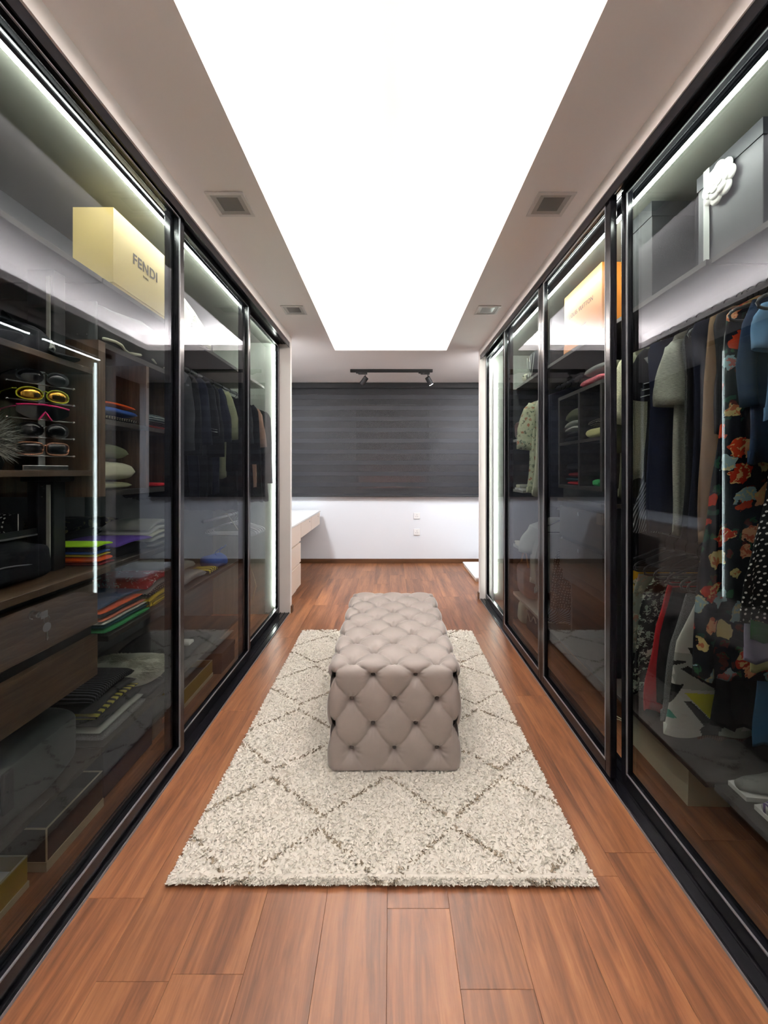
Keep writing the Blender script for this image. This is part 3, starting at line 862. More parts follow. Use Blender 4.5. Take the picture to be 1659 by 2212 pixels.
def floral(name, base, cols, scale, size=0.42, leaf=None, scale2=None, warp=0.05):
    t = NT(name); v = t.coords('UV')
    nz = t.n('ShaderNodeTexNoise', i_Scale=scale*2.6, i_Detail=3); t.l(v, nz.inputs['Vector'])
    a = t.n('ShaderNodeVectorMath', operation='SCALE'); a.inputs['Scale'].default_value = warp
    sb = t.n('ShaderNodeVectorMath', operation='SUBTRACT'); t.l(nz.outputs['Color'], sb.inputs[0]); sb.inputs[1].default_value = (0.5, 0.5, 0.5); t.l(sb.outputs[0], a.inputs[0])
    ad = t.n('ShaderNodeVectorMath', operation='ADD'); t.l(v, ad.inputs[0]); t.l(a.outputs[0], ad.inputs[1]); vv = ad.outputs[0]
    col = base
    def layer(col, sc, rad, palette, th):
        vo = t.n('ShaderNodeTexVoronoi', voronoi_dimensions='2D', i_Scale=sc, i_Randomness=0.9); t.l(vv, vo.inputs['Vector'])
        sp = t.n('ShaderNodeSeparateColor'); t.l(vo.outputs['Color'], sp.inputs[0])
        stops = [(i/len(palette), c) for i, c in enumerate(palette)]
        pal = t.ramp(sp.outputs[0], stops, 'CONSTANT')
        rr = t.math('ADD', t.math('MULTIPLY', sp.outputs[1], rad*0.55), rad*0.6)
        inside = t.math('LESS_THAN', vo.outputs['Distance'], rr)
        keep = t.math('GREATER_THAN', sp.outputs[2], th)
        # petals: darker inner marks
        n2 = t.noise(vv, sc*4.2, 2); petal = t.math('GREATER_THAN', n2, 0.56)
        pal = t.mix(t.math('MULTIPLY', petal, 0.75), pal, t.ramp(sp.outputs[1], [(0, palette[-1]), (0.5, palette[0])], 'CONSTANT'))
        return t.mix(t.math('MULTIPLY', inside, keep), col, pal)
    if leaf: col = layer(col, (scale2 or scale*1.7), size*0.8, leaf, 0.45)
    col = layer(col, scale, size, cols, 0.14)
    n = t.noise(v, 700, 1)
    t.set(Base_Color=col, Roughness=0.8, Specular_IOR_Level=0.25); t.bump(n, 0.15, 0.0008); return t.m
def heather(name, c1, c2, sx=60, sy=900):
    t = NT(name); n = t.noise(t.coords('UV', (sx, sy, 1)), 1.0, 3, 0.7); n2 = t.noise(t.coords('UV', (700, 700, 1)), 1, 1)
    f = t.math('ADD', t.math('MULTIPLY', n, 0.75), t.math('MULTIPLY', n2, 0.25))
    t.set(Base_Color=t.ramp(f, [(0.36, c1), (0.6, c2)]), Roughness=0.9, Specular_IOR_Level=0.15); t.bump(n, 0.4, 0.0015); return t.m
K = {}
def cl(key, r, g, b, **kw):
    if key not in K: K[key] = cloth('cloth_'+key, C(r, g, b), **kw)
    return K[key]
cl('black', 20, 20, 24); cl('black2', 28, 28, 34); cl('navy', 28, 34, 58); cl('navy2', 22, 26, 44); cl('charcoal', 58, 58, 62)
cl('grey', 140, 142, 138); cl('lightgrey', 186, 190, 182); cl('white', 226, 228, 220); cl('cream', 222, 222, 196); cl('beige', 196, 160, 124)
cl('purple', 92, 66, 158); cl('neon', 178, 240, 40); cl('blue', 56, 96, 176); cl('yellow', 226, 200, 40); cl('orange', 240, 92, 24); cl('red', 190, 32, 40)
cl('darkred', 120, 34, 36); cl('salmon', 232, 140, 110); cl('green', 70, 170, 104); cl('forest', 52, 118, 66); cl('lilac', 168, 166, 196); cl('paleyellow', 224, 222, 158)
cl('jeans', 44, 66, 100); cl('denim', 40, 58, 84); cl('denimlight', 110, 152, 190); cl('olive', 150, 152, 120); cl('oliveknit', 112, 118, 92); cl('teal', 40, 84, 92)
cl('mustard', 214, 160, 30); cl('bag', 74, 78, 78, rough=0.6, weave=300); cl('dustbag', 226, 226, 208, mottle=0.12); cl('skyblue', 70, 120, 160); cl('pink', 214, 110, 120); cl('tealblue', 40, 110, 140)
K['floral'] = floral('floral_dress_print', C(18, 20, 32), [C(214, 196, 130), C(176, 46, 22), C(226, 164, 118), C(142, 172, 178), C(188, 58, 28)], 13, 0.40, [C(40, 88, 56), C(34, 72, 62), C(90, 30, 24)], 24, 0.055)
K['daisy'] = floral('daisy_print', C(16, 16, 18), [C(236, 226, 190), C(220, 160, 60), C(240, 236, 214)], 34, 0.34)
K['bwfloral'] = floral('pale_flower_print', C(14, 15, 18), [C(180, 196, 176), C(200, 206, 190), C(150, 170, 150)], 44, 0.40)
K['palefloral'] = floral('faded_flower_print', C(150, 156, 140), [C(190, 140, 120), C(120, 130, 110), C(196, 196, 170)], 40, 0.42)
K['palm'] = floral('palm_print', C(14, 15, 20), [C(120, 116, 76), C(82, 84, 58), C(60, 66, 50)], 16, 0.40, warp=0.12)
K['scarfprint'] = floral('scarf_print', C(22, 20, 20), [C(206, 200, 184), C(150, 60, 40), C(60, 56, 52)], 60, 0.42)
K['multi'] = floral('many_coloured_print', C(40, 52, 80), [C(180, 170, 150), C(60, 120, 80), C(150, 150, 110), C(200, 90, 60), C(120, 150, 190)], 30, 0.42)
K['yellowprint'] = floral('yellow_print', C(226, 168, 20), [C(40, 90, 60), C(220, 210, 170), C(120, 60, 30)], 16, 0.30)
K['geomprint'] = dots('red_marks', C(20, 20, 24), C(150, 60, 60), 50, 0.22)
K['polka'] = dots('polka_print', C(15, 15, 17), C(232, 230, 222), 62, 0.20)
K['dotskirt'] = dots('dotted_skirt_print', C(16, 16, 18), C(150, 150, 146), 60, 0.22)
K['heather'] = heather('heather_grey_knit', C(120, 122, 112), C(204, 206, 190))
K['heatherdk'] = heather('charcoal_knit', C(34, 36, 38), C(112, 114, 112), 400, 120)
K['greytex'] = heather('grey_boucle', C(60, 62, 64), C(150, 152, 152), 300, 300)
K['stripeknit'] = stripes('dark_stripe_knit', C(30, 29, 33), C(104, 102, 108), 95, 0.35, 1)
K['bluestripe'] = stripes('blue_grey_stripe', C(60, 72, 84), C(168, 178, 176), 70, 0.4, 0)
K['fringe'] = stripes('pale_fringe', C(30, 32, 36), C(120, 132, 146), 55, 0.5, 0)
K['metalpleat'] = stripes('silver_pleats', C(30, 30, 34), C(180, 182, 184), 90, 0.45, 0, 0.5)
K['rib'] = stripes('dark_rib', C(24, 26, 26), C(84, 92, 86), 110, 0.35, 0)
K['pinkcheck'] = dots('pink_check', C(196, 160, 138), C(120, 84, 76), 160, 0.30, 0.0)
K['pinkbrown'] = stripes('dusty_pink_rib', C(150, 104, 88), C(110, 72, 62), 120, 0.4, 0)
K['redzig'] = floral('red_white_print', C(150, 20, 34), [C(226, 220, 214), C(150, 20, 34)], 22, 0.28, warp=0.12)
K['dotband'] = dots('dotted_black', C(22, 20, 22), C(150, 140, 120), 70, 0.24, 0.1)
K['yellowlines'] = stripes('yellow_lines', C(212, 190, 34), C(40, 36, 18), 60, 0.22, 0)
K['yellowband'] = stripes('yellow_black_bands', C(206, 190, 60), C(26, 26, 24), 40, 0.45, 1)
K['pinkpattern'] = floral('pink_pattern', C(206, 92, 104), [C(230, 160, 160), C(150, 70, 90)], 60, 0.36)
M['cardgold'] = plain('gold_card', C(222, 194, 126), 0.42, 0.0, Coat_Weight=0.2)
M['cardorange'] = plain('orange_card', C(222, 140, 58), 0.45)
M['cardblack'] = plain('black_card', (0.02, 0.02, 0.024, 1), 0.4)
M['cardnavy'] = plain('navy_card', (0.016, 0.02, 0.04, 1), 0.5)
M['cardgrey'] = plain('grey_card', (0.10, 0.105, 0.11, 1), 0.6)
M['cardolive'] = plain('olive_gold_card', C(150, 124, 40), 0.4)
M['cardmaroon'] = plain('maroon_card', C(50, 24, 28), 0.5)
M['paleedge'] = plain('pale_edge', C(186, 176, 150), 0.5)
M['tissue'] = plain('white_tissue', (0.75, 0.76, 0.72, 1), 0.8, bump=0.4, bscale=40)
M['ink'] = plain('dark_ink', (0.02, 0.02, 0.025, 1), 0.6)
M['inkbrown'] = plain('brown_ink', C(70, 50, 34), 0.6)
M['inkgold'] = plain('gold_ink', C(120, 96, 40), 0.6)
M['hanger'] = plain('black_velvet_hanger', (0.016, 0.016, 0.018, 1), 0.45, Sheen_Weight=0.4)
M['whitehanger'] = plain('white_plastic_hanger', (0.8, 0.8, 0.8, 1), 0.35)
M['furgrey'] = plain('grey_fur', C(168, 166, 160), 0.7); M['furwhite'] = plain('cream_fur', C(240, 240, 222), 0.75)
M['furdark'] = plain('dark_fur', C(70, 68, 66), 0.8)
M['lensdark'] = plain('dark_lens', (0.006, 0.007, 0.01, 1), 0.05, Specular_IOR_Level=1.0)
M['lensgold'] = plain('gold_mirror_lens', C(206, 160, 70), 0.12, 1.0)
M['framepink'] = plain('pink_frame', C(236, 30, 120), 0.35); M['frameblack'] = plain('black_frame', (0.01, 0.01, 0.01, 1), 0.25)
M['framerose'] = plain('rose_gold_frame', C(222, 160, 130), 0.25, 0.8); M['framelime'] = plain('lime_frame', C(206, 220, 60), 0.4)
M['paper'] = plain('cream_paper', C(206, 204, 176), 0.7, bump=0.2, bscale=30)
M['leather'] = plain('brown_leather', C(84, 46, 30), 0.45); M['leathertan'] = plain('tan_leather', C(170, 120, 80), 0.45)
M['petal'] = plain('white_petal', (0.86, 0.86, 0.80, 1), 0.6, Subsurface_Weight=0.0)
M['rubber'] = plain('white_rubber', (0.75, 0.75, 0.72, 1), 0.6)
M['casemetal'] = plain('worn_metal', (0.24, 0.23, 0.21, 1), 0.4, 0.7, bump=0.8, bscale=60)
# ---------------------------------------------------------------- hangers
def hanger_proto(m, name, label, cat, group, kx=1.0):
    g = thing(name, label, cat, (0, 0, 0), group)          # origin at the hook's top, spreads along x
    R = 0.017; path = []
    zb, ze = -0.175, -0.135
    half = [(0.0, -0.085), (0.05, -0.092), (0.12, -0.118), (0.19, -0.140)]
    right = [(0.19, -0.140), (0.205, -0.149), (0.212, -0.160), (0.207, -0.172), (0.19, -0.177)]
    pts = half+right[1:]+[(-x, z) for x, z in right[::-1]]+[(-x, z) for x, z in half[::-1][1:]]
    MB().tube([(x*kx, 0, z) for x, z in pts], 0.0042, 8, flat=1.3).build('frame', m, g, smooth=True)
    hk = [(0.0, 0, -0.086), (0.0, 0, -0.05)]+[(0.016*math.sin(a), 0, -0.025+0.016*-math.cos(a)*-1*1.0) for a in [PI*k/8 for k in range(-1, 1)]]
    hk = [(0, 0, -0.088), (0, 0, -0.052), (0.006, 0, -0.042)]+[(0.021*math.cos(a), 0, -0.0195+0.021*math.sin(a)) for a in [(-0.9+3.9*k/9) for k in range(10)]]
    MB().tube(hk, 0.002, 6).build('hook', M['silver'] if m is M['whitehanger'] else M['frameblack'], g, smooth=True)
    return g
def copy_tree(o, parent=None):
    c = o.copy(); COL.objects.link(c)
    if parent is not None: c.parent = parent
    for ch in list(o.children): copy_tree(ch, c)
    return c
HB = [(M['hanger'], 'hanger', 'thin black hanger on the rail of the dress wardrobe', 'hanger', 'black hangers on the dress rail'), {}]
HL = [(M['hanger'], 'hanger', 'thin black hanger on the rail among dark shirts and jacket', 'hanger', 'black hangers on the shirt rail'), {}]
HS = [(M['hanger'], 'hanger', 'thin black hanger on the low rail holding skirts', 'hanger', 'black hangers on the skirt rail'), {}]
HW = [(M['whitehanger'], 'hanger', 'empty white hanger on the low rail beside the lit end wall', 'hanger', 'white hangers on the low rail'), {}]
def hang(pool, s, x, y, zrail, tilt=0.0, k=0.42):
    if k not in pool[1]:
        pool[1][k] = o = hanger_proto(*pool[0], k)
    else: o = copy_tree(pool[1][k])
    o.location = (s*x, y, zrail+0.0118); o.rotation_euler = (0, 0, tilt)
    return o
def rail(par, s, y0, y1, z, x=1.28):
    return MB().tube([(s*x, y0, z), (s*x, y1, z)], 0.011, 12).build('clothes_rail', M['trim'], par, smooth=True)
def upright(par, s, x0, x1, y, z0, z1, w=0.03):
    return MB().box(s*x0, s*x1, y-w/2, y+w/2, z0, z1).build('upright', M['blackmatt'], par, bevel=0.003)
# ================================================================ LEFT WARDROBE
s = -1
M['shelflit'] = wood('led_lit_shelf', C(120, 118, 110), C(140, 138, 128), C(156, 152, 142), 1, 0.5, 1.5); M['gleam'] = plain('painted_gleam_grey', (0.62, 0.64, 0.58, 1), 0.6); M['standgrey'] = plain('satin_post', (0.35, 0.36, 0.35, 1), 0.35, 0.5)  # pale shelf tone paints in LED light; pale strip tone a light streak
cl('forestdark', 26, 32, 30, rough=0.5)
DW, WN, WY = M['darkwood'], M['walnut'], M['walnut_y']
shelf(WL, s, 1.06, 1.553, 0.64, 1.497, 1.963, DW); shelf(WL, s, 1.06, 1.553, 1.502, 2.80, 1.963, DW); shelf(WL, s, 1.06, 1.553, 2.805, 3.42, 1.963, M['shelflit'])
shelf(WL, s, 1.04, 1.50, 0.64, 1.421, 1.607, WY, 0.019); shelf(WL, s, 1.04, 1.50, 0.64, 1.421, 1.253, WY, 0.019)
shelf(WL, s, 1.0, 1.553, 0.64, 1.455, 0.915, WY, 0.022); shelf(WL, s, 1.01, 1.553, 1.457, 2.0, 0.915, DW, 0.022)
shelf(WL, s, 1.01, 1.553, 1.457, 2.76, 0.66, DW)
shelf(WL, s, 1.02, 1.553, 0.64, 1.437, 0.272, DW); shelf(WL, s, 1.02, 1.553, 1.445, 2.76, 0.272, DW)
u_ = upright(WL, s, 1.125, 1.215, 1.385, 0.916, 1.233, 0.05)
MB().box(s*1.10, s*1.235, 1.355, 1.419, 1.215, 1.233).build('bracket', M['blackmatt'], u_, bevel=0.004)
for zz in (1.20, 1.165): MB().sphere((s*1.165, 1.3595, zz), 0.004, 8, 6).build('bolt', M['silver'], u_)
tag(MB().box(s*1.135, s*1.147, 1.356, 1.3598, 0.93, 1.205).build('painted_gleam', M['gleam'], u_), 'pale strip standing in for light on the black upright')  # pale grey strip paints a streak of light on the upright
u_ = upright(WL, s, 1.125, 1.215, 1.385, 1.608, 1.924, 0.05)
tag(MB().box(s*1.135, s*1.147, 1.356, 1.3598, 1.62, 1.90).build('painted_gleam', M['gleam'], u_), 'pale strip standing in for light on the black upright')
for yy in (2.0, 2.763): upright(WL, s, 1.45, 1.50, yy+0.004, 0.273, 1.924, 0.02)
rail(WL, s, 2.02, 2.75, 1.89); rail(WL, s, 2.78, 3.555, 1.89); rail(WL, s, 2.78, 3.555, 0.905)
# ---- cubby unit
cb = thing('cubby_unit', 'walnut cubby unit of four compartments beside the sunglasses shelf', 'shelf unit', (s*1.26, 1.71, 1.16))
x0, x1, z0, z1 = 1.02, 1.50, 1.16, 1.71
MB().box(s*x0, s*x1, 1.422, 1.457, z0, z1).build('side_panel', WN, cb, bevel=0.001)
MB().box(s*x0, s*x1, 1.965, 1.985, z0, z1).build('side_panel', WN, cb, bevel=0.001)
MB().box(s*x0, s*x1, 1.457, 1.965, z1-0.02, z1).build('top_panel', DW, cb); MB().box(s*x0, s*x1, 1.457, 1.965, z0, z0+0.02).build('bottom_panel', DW, cb)
MB().box(s*(x0+0.003), s*x1, 1.457, 1.965, 1.42, 1.438).build('shelf', DW, cb)
MB().box(s*(x0+0.002), s*x1, 1.704, 1.722, z0+0.02, 1.42).build('divider', WN, cb); MB().box(s*(x0+0.002), s*x1, 1.704, 1.722, 1.438, z1-0.02).build('divider', WN, cb)
MB().box(s*(x1-0.008), s*x1, 1.457, 1.965, z0+0.02, z1-0.02).build('back_panel', M['inner'], cb)
def F(label, key, x0, x1, y0, y1, z, th, name='folded_shirt', cat='shirt', group=None, **kw):
    return folded(name, label, cat, K[key], s, x0, x1, y0, y1, z+0.0004, th-0.0006, group, seed=len(bpy.data.objects), **kw)
F('black dotted folded shirt under the blue one in the upper walnut cubby', 'dotband', 1.04, 1.40, 1.47, 1.69, 1.438, 0.026)
F('dark blue folded shirt under the orange one in the upper walnut cubby', 'blue', 1.045, 1.40, 1.47, 1.69, 1.464, 0.03, dome=0.004)
F('bright orange-red folded shirt topmost in the upper walnut cubby', 'orange', 1.05, 1.38, 1.475, 1.685, 1.496, 0.016, dome=0.006)
F('dark red folded shirt under the striped one beside the cubby divider', 'darkred', 1.04, 1.40, 1.73, 1.955, 1.438, 0.016)
F('blue and grey striped folded shirt beside the cubby divider', 'bluestripe', 1.045, 1.40, 1.73, 1.955, 1.454, 0.05, dome=0.006)
F('pale olive folded quilt lowest in the lower walnut cubby', 'olive', 1.05, 1.42, 1.465, 1.66, 1.18, 0.03, name='folded_quilt', cat='quilt')
F('thick rolled olive-cream quilt in the lower walnut cubby', 'cream', 1.045, 1.42, 1.465, 1.675, 1.21, 0.075, name='folded_quilt', cat='quilt', dome=0.006)
F('olive green cushion on top of the rolled quilt in the cubby', 'oliveknit', 1.06, 1.40, 1.47, 1.655, 1.293, 0.055, name='cushion', cat='cushion', dome=0.01)
F('small red folded shirt in the lower cubby beyond the divider', 'red', 1.04, 1.36, 1.74, 1.94, 1.18, 0.02)
# ---- bag on the cubby unit
bg = thing('bedding_bag', 'dark bedding bag with pale piping lying on the walnut cubby unit', 'storage bag', (s*1.27, 1.71, 1.71))
blob('body', K['forestdark'], s, 1.045, 1.49, 1.475, 1.975, 1.711, 1.885, bg, 0.30, 0.02, 7)
MB().tube([(s*(1.05+0.006*math.sin(k*1.7)), 1.49+0.475*k/16, 1.735+0.008*math.sin(k*0.9)) for k in range(17)], 0.006, 8).build('piping', K['cream'], bg, smooth=True)
MB().box(s*1.06, s*1.46, 1.4645, 1.476, 1.72, 1.865).build('end_panel', K['bag'], bg, bevel=0.004)
b = MB()
for k in range(7): b.sphere((s*(1.09+0.035*k), 1.464, 1.742), 0.004, 8, 6)
b.build('eyelets', M['silver'], bg)
# ---- gold gift box with lettering
gb = gift_box('gift_box', 'gold gift box with dark lettering on the top shelf', s, 1.061, 1.216, 1.558, 1.938, 1.963, 0.297, M['cardgold'], 0.285)
lettering('lettering', 'FENDI', 0.060, M['inkbrown'], gb, (s*1.0602, 1.764, 2.107), (0, 1, 0), (0, 0, 1), spacing=1.12, offset=0.0012)
lettering('lettering', 'ROMA', 0.013, M['inkgold'], gb, (s*1.0602, 1.764, 2.081), (0, 1, 0), (0, 0, 1), spacing=1.1)
# ---- white dust bag with a drawn wreath
db = thing('dust_bag', 'cream cloth dust bag with a printed wreath leaning on the top shelf', 'bag', (s*1.15, 2.22, 1.964))
b = UB(); rings = []
prof = [(1.947, 1.03, 1.20, 1.91, 2.40), (1.965, 1.022, 1.225, 1.89, 2.42), (2.02, 1.03, 1.22, 1.89, 2.415), (2.08, 1.05, 1.21, 1.90, 2.375), (2.14, 1.075, 1.20, 1.92, 2.30), (2.19, 1.10, 1.19, 1.94, 2.20), (2.225, 1.125, 1.175, 1.97, 2.09), (2.24, 1.14, 1.16, 2.0, 2.05)]
prof = [(1.25+(q[0]-1.25)*1.0245,)+tuple(v*1.0295 for v in q[1:]) for q in prof]
for k, (z, xa, xb, ya, yb) in enumerate(lerp_prof(prof, 24)):
    ring = []
    for i in range(49):
        a = 2*PI*i/48; c, d = math.cos(a), math.sin(a)
        x = (xa+xb)/2+(xb-xa)/2*math.copysign(abs(c)**0.6, c); y = (ya+yb)/2+(yb-ya)/2*math.copysign(abs(d)**0.7, d)
        x += 0.006*noise.noise((y*10, z*9, 2.0))
        ring.append((s*x, y, z+(0.006*math.sin(9*y) if k < 4 else 0)*(1 if k else 0)))
    rings.append(ring)
b.loft(rings); b.cap(rings[0]); b.cap(rings[-1])
b.build('cloth', K['dustbag'], tuple(db.location), db)
DB = bpy.data.objects
def onbag(y, z):      # a point on the aisle face of the dust bag
    P = lerp_prof(prof, 24); q = min(P, key=lambda r: abs(r[0]-z))
    ya, yb = q[3], q[4]; d = max(-1, min(1, (y-(ya+yb)/2)/((yb-ya)/2))); dd = math.copysign(abs(d)**(1/0.7), d)
    c = max(0.0, 1-dd*dd)**0.5
    x = (q[1]+q[2])/2-(q[2]-q[1])/2*c**0.6
    return (s*(x-0.004+0.006*noise.noise((y*10, z*9, 2.0))), y, z)
def drawn(pts): ribbon([onbag(y*1.0295, 1.25+(z-1.25)*1.0245) for y, z in pts], 0.0026, (1, 0, 0), M['ink'], 'drawn_line', db, 0.0008)
def arc(cy, cz, ry, rz, a0, a1, n=12): return [(cy+ry*math.cos(a0+(a1-a0)*k/n), cz+rz*math.sin(a0+(a1-a0)*k/n)) for k in range(n+1)]
drawn(arc(2.185, 2.015, 0.085, 0.055, PI*1.02, PI*1.95, 18))
for k, a in enumerate((1.08, 1.22, 1.36, 1.50, 1.64, 1.78, 1.90)):
    cy_, cz_ = 2.185+0.085*math.cos(PI*a), 2.015+0.055*math.sin(PI*a)
    drawn(arc(cy_+0.010, cz_+0.010, 0.013, 0.009, 0, 2*PI, 10)); drawn(arc(cy_-0.004, cz_-0.011, 0.012, 0.008, 0, 2*PI, 10))
drawn([(2.15, 2.035), (2.165, 2.075), (2.178, 2.085), (2.176, 2.06), (2.168, 2.04), (2.182, 2.032)])
drawn([(2.185, 2.034), (2.196, 2.07), (2.206, 2.076), (2.203, 2.052), (2.194, 2.034), (2.208, 2.031)])
drawn([(2.140, 2.034), (2.148, 2.05), (2.138, 2.05), (2.134, 2.038), (2.146, 2.031)])
drawn([(2.10, 2.15), (2.108, 2.12), (2.112, 2.09)]); drawn([(2.21, 2.045), (2.218, 2.07), (2.214, 2.09)])
# ---- caps on the upper walnut shelf
def cap(label, x, y, z, r, m, ang, m2=None):
    g = thing('cap', label, 'cap', (s*x, y, z))
    c = Vector((s*x, y, z)); ca, sa = math.cos(ang), math.sin(ang)
    R = lambda p: c+Vector((p[0]*ca-p[1]*sa, p[0]*sa+p[1]*ca, p[2]))
    rings = []
    for k in range(9):
        t = PI/2*k/8; rr = r*math.cos(t)**0.8+0.002; h = 0.010+0.085*math.sin(t)
        rings.append([R((rr*1.08*math.cos(2*PI*i/28), rr*0.92*math.sin(2*PI*i/28), h)) for i in range(29)])
    b = UB().loft([[R((r*1.08*math.cos(2*PI*i/28), r*0.92*math.sin(2*PI*i/28), 0.001)) for i in range(29)]]+rings)
    b.build('crown', m, tuple(g.location), g)
    v = []
    rings = []
    for k in range(6):
        t = k/5
        rings.append([R((r*0.98+0.075*t*math.cos(a)-0.02*(1-math.cos(a)), (r*0.80+0.012*t)*math.sin(a), max(0.0045, 0.018-0.006*t-0.012*abs(math.sin(a))**2*t))) for a in [(-1.2+2.4*i/16) for i in range(17)]])
    low = [[p-Vector((0, 0, 0.003)) for p in q] for q in rings[::-1]]
    UB().loft([q for q in rings]+low+[rings[0]]).build('brim', m2 or m, tuple(g.location), g)
    MB().sphere(R((0, 0, 0.096)), 0.006, 10, 6, (1, 1, 0.6)).build('top_button', m, g, smooth=True)
    return g, R
g, R = cap('black cap with a white embroidered emblem beside the cubby unit', 1.135, 1.245, 1.6075, 0.076, K['black'], 0.75)
def wing(pts, th=0.0012):
    P = []
    for a, h in pts:
        rr = 0.0765*math.cos(math.asin(min(0.98, (h-0.010)/0.085)))**0.8+0.003
        P.append(R((rr*1.08*math.cos(a), rr*0.92*math.sin(a), h)))
    return P
for path in ([(-0.55, 0.030), (-0.30, 0.052), (0.0, 0.046), (0.30, 0.032), (0.55, 0.022)], [(-0.62, 0.024), (-0.40, 0.034), (-0.2, 0.030), (0.05, 0.036), (0.25, 0.028)], [(-0.48, 0.040), (-0.22, 0.044), (0.05, 0.040)]):
    MB().tube(wing(path), 0.0035, 6).build('emblem', K['white'], g, smooth=True)
cap('grey cap with a curved brim on the walnut shelf farther from the cubby', 1.13, 1.045, 1.6075, 0.074, K['charcoal'], 0.35, K['charcoal'])
cap('plain black cap between the grey cap and the emblem cap', 1.345, 1.07, 1.6075, 0.076, K['black2'], 0.5)
gift_box('shoe_box', 'dark grey box behind the caps on the upper walnut shelf', s, 1.438, 1.497, 0.80, 1.30, 1.607, 0.16, M['cardgrey'])
# ---- sunglasses stand
st = thing('sunglasses_stand', 'steel sunglasses stand with five rods on the lower walnut shelf', 'stand', (s*1.10, 1.285, 1.253))
rd = Vector((s*-0.078, 0.150, 0)).normalized(); rn = Vector((0.150*1, 0.078*-s*-1*-1, 0)).normalized()
rd = Vector((0.081, 0.148, 0)).normalized(); rn = Vector((0.148, -0.081, 0)).normalized()      # along the rods; towards the aisle
cst = Vector((s*1.10, 1.285, 0))
def bar(c, hx, hn, z0, z1, name, m):
    q = [c+rd*a+rn*b for a, b in ((-hx, -hn), (hx, -hn), (hx, hn), (-hx, hn))]
    return MB().add([(p.x, p.y, z) for z in (z0, z1) for p in q], [(3, 2, 1, 0), (4, 5, 6, 7), (0, 1, 5, 4), (1, 2, 6, 5), (2, 3, 7, 6), (3, 0, 4, 7)]).build(name, m, st, bevel=0.001)
bar(cst, 0.058, 0.03, 1.2535, 1.268, 'base', M['silver']); bar(cst-rn*0.004, 0.009, 0.003, 1.268, 1.565, 'post', M['standgrey'])
zr = [1.523, 1.468, 1.412, 1.356, 1.299]
for z in zr:
    b = MB().tube([(cst-rd*0.086)+Vector((0, 0, z)), (cst+rd*0.086)+Vector((0, 0, z))], 0.0028, 8)
    b.sphere(cst-rd*0.086+Vector((0, 0, z)), 0.0046, 8, 6).sphere(cst+rd*0.086+Vector((0, 0, z)), 0.0046, 8, 6)
    b.build('rod', M['silver'], st, smooth=True)
def shades(label, z, mlens, mframe, square=False, shield=False, shift=0.004, lw=0.031, lh=0.022, rimless=False):
    o = cst+rd*shift+rn*0.0015+Vector((0, 0, z+0.0035+lh))
    g = thing('sunglasses', label, 'sunglasses', tuple(o), 'sunglasses on the stand')
    def P(a, b, up): return o+rd*a+rn*(b-2.2*a*a)+Vector((0, 0, up))
    def shape(cx, k, off):
        out = []
        for i in range(28):
            t = 2*PI*i/28; c, d = math.cos(t), math.sin(t)
            e = 0.55 if square else 0.9
            a = cx+lw*k*math.copysign(abs(c)**e, c); u = lh*k*math.copysign(abs(d)**e, d)
            if not square: u -= 0.12*lh*abs(c)
            out.append(P(a, off, u))
        return out
    if shield:
        n = 24; top = []; bot = []
        for i in range(n+1):
            t = i/n*2-1; a = 0.068*t
            top.append((a, 0.021-0.006*t*t)); notch = max(0, 1-abs(t)/0.22)
            bot.append((a, -0.022*(1-abs(t)**3)+0.026*notch**0.8-0.004))
        b = MB(); v = [P(a, 0.010, u) for a, u in top]+[P(a, 0.010, u) for a, u in bot]+[P(a, 0.008, u) for a, u in top]+[P(a, 0.008, u) for a, u in bot]
        m_ = n+1; f = []
        for i in range(n): f += [(i, i+1, m_+i+1, m_+i), (2*m_+i, 3*m_+i, 3*m_+i+1, 2*m_+i+1), (i, 2*m_+i, 2*m_+i+1, i+1), (m_+i, m_+i+1, 3*m_+i+1, 3*m_+i)]
        b.add(v, f).build('lens', mlens, g, smooth='auto')
        MB().tube([P(a, 0.010, u+0.001) for a, u in top], 0.0028, 8).build('brow_frame', mframe, g, smooth=True)
        MB().tube([P(a, 0.011, u) for a, u in bot[9:16]], 0.0024, 8).build('nose_pad', mframe, g, smooth=True)
    else:
        for cx in (-0.036, 0.036):
            a, b_ = shape(cx, 1, 0.008), shape(cx, 1, 0.006)
            ce = P(cx, 0.013, 0); cb_ = P(cx, 0.009, 0)
            m1 = shape(cx, 0.6, 0.0115)
            lens = MB(); n = 28
            v = a+m1+[ce]+b_+[cb_]
            f = [(i, (i+1) % n, n+(i+1) % n, n+i) for i in range(n)]+[(n+i, n+(i+1) % n, 2*n) for i in range(n)]+[(2*n+1+i, 3*n+1, 2*n+1+(i+1) % n) for i in range(n)]+[(i, 2*n+1+i, 2*n+1+(i+1) % n, (i+1) % n) for i in range(n)]
            lens.add(v, f).build('lens', mlens, g, smooth=True)
            if not rimless:
                ring = shape(cx, 1.03, 0.008); MB().tube(ring+[ring[0]], 0.0017, 6).build('rim', mframe, g, smooth=True)
        MB().tube([P(-0.007, 0.009, 0.008), P(0, 0.012, 0.011), P(0.007, 0.009, 0.008)], 0.0018, 6).build('bridge', mframe, g, smooth=True)
    for sg in (-1, 1):
        MB().tube([P(sg*0.066, 0.004, 0.012), P(sg*0.072, -0.012, 0.012), P(sg*0.071, -0.09, 0.010), P(sg*0.068, -0.13, -0.008)], 0.0018, 6).build('temple', mframe, g, smooth=True)
    return g
shades('dark aviator sunglasses on the topmost rod of the stand', zr[0], M['lensdark'], M['frameblack'], lh=0.020)
shades('gold mirrored sunglasses with lime rims on the second rod', zr[1], M['lensgold'], M['framelime'], lh=0.019)
shades('pink framed sports sunglasses with dark shield lens on the middle rod', zr[2], M['lensdark'], M['framepink'], shield=True, lh=0.021)
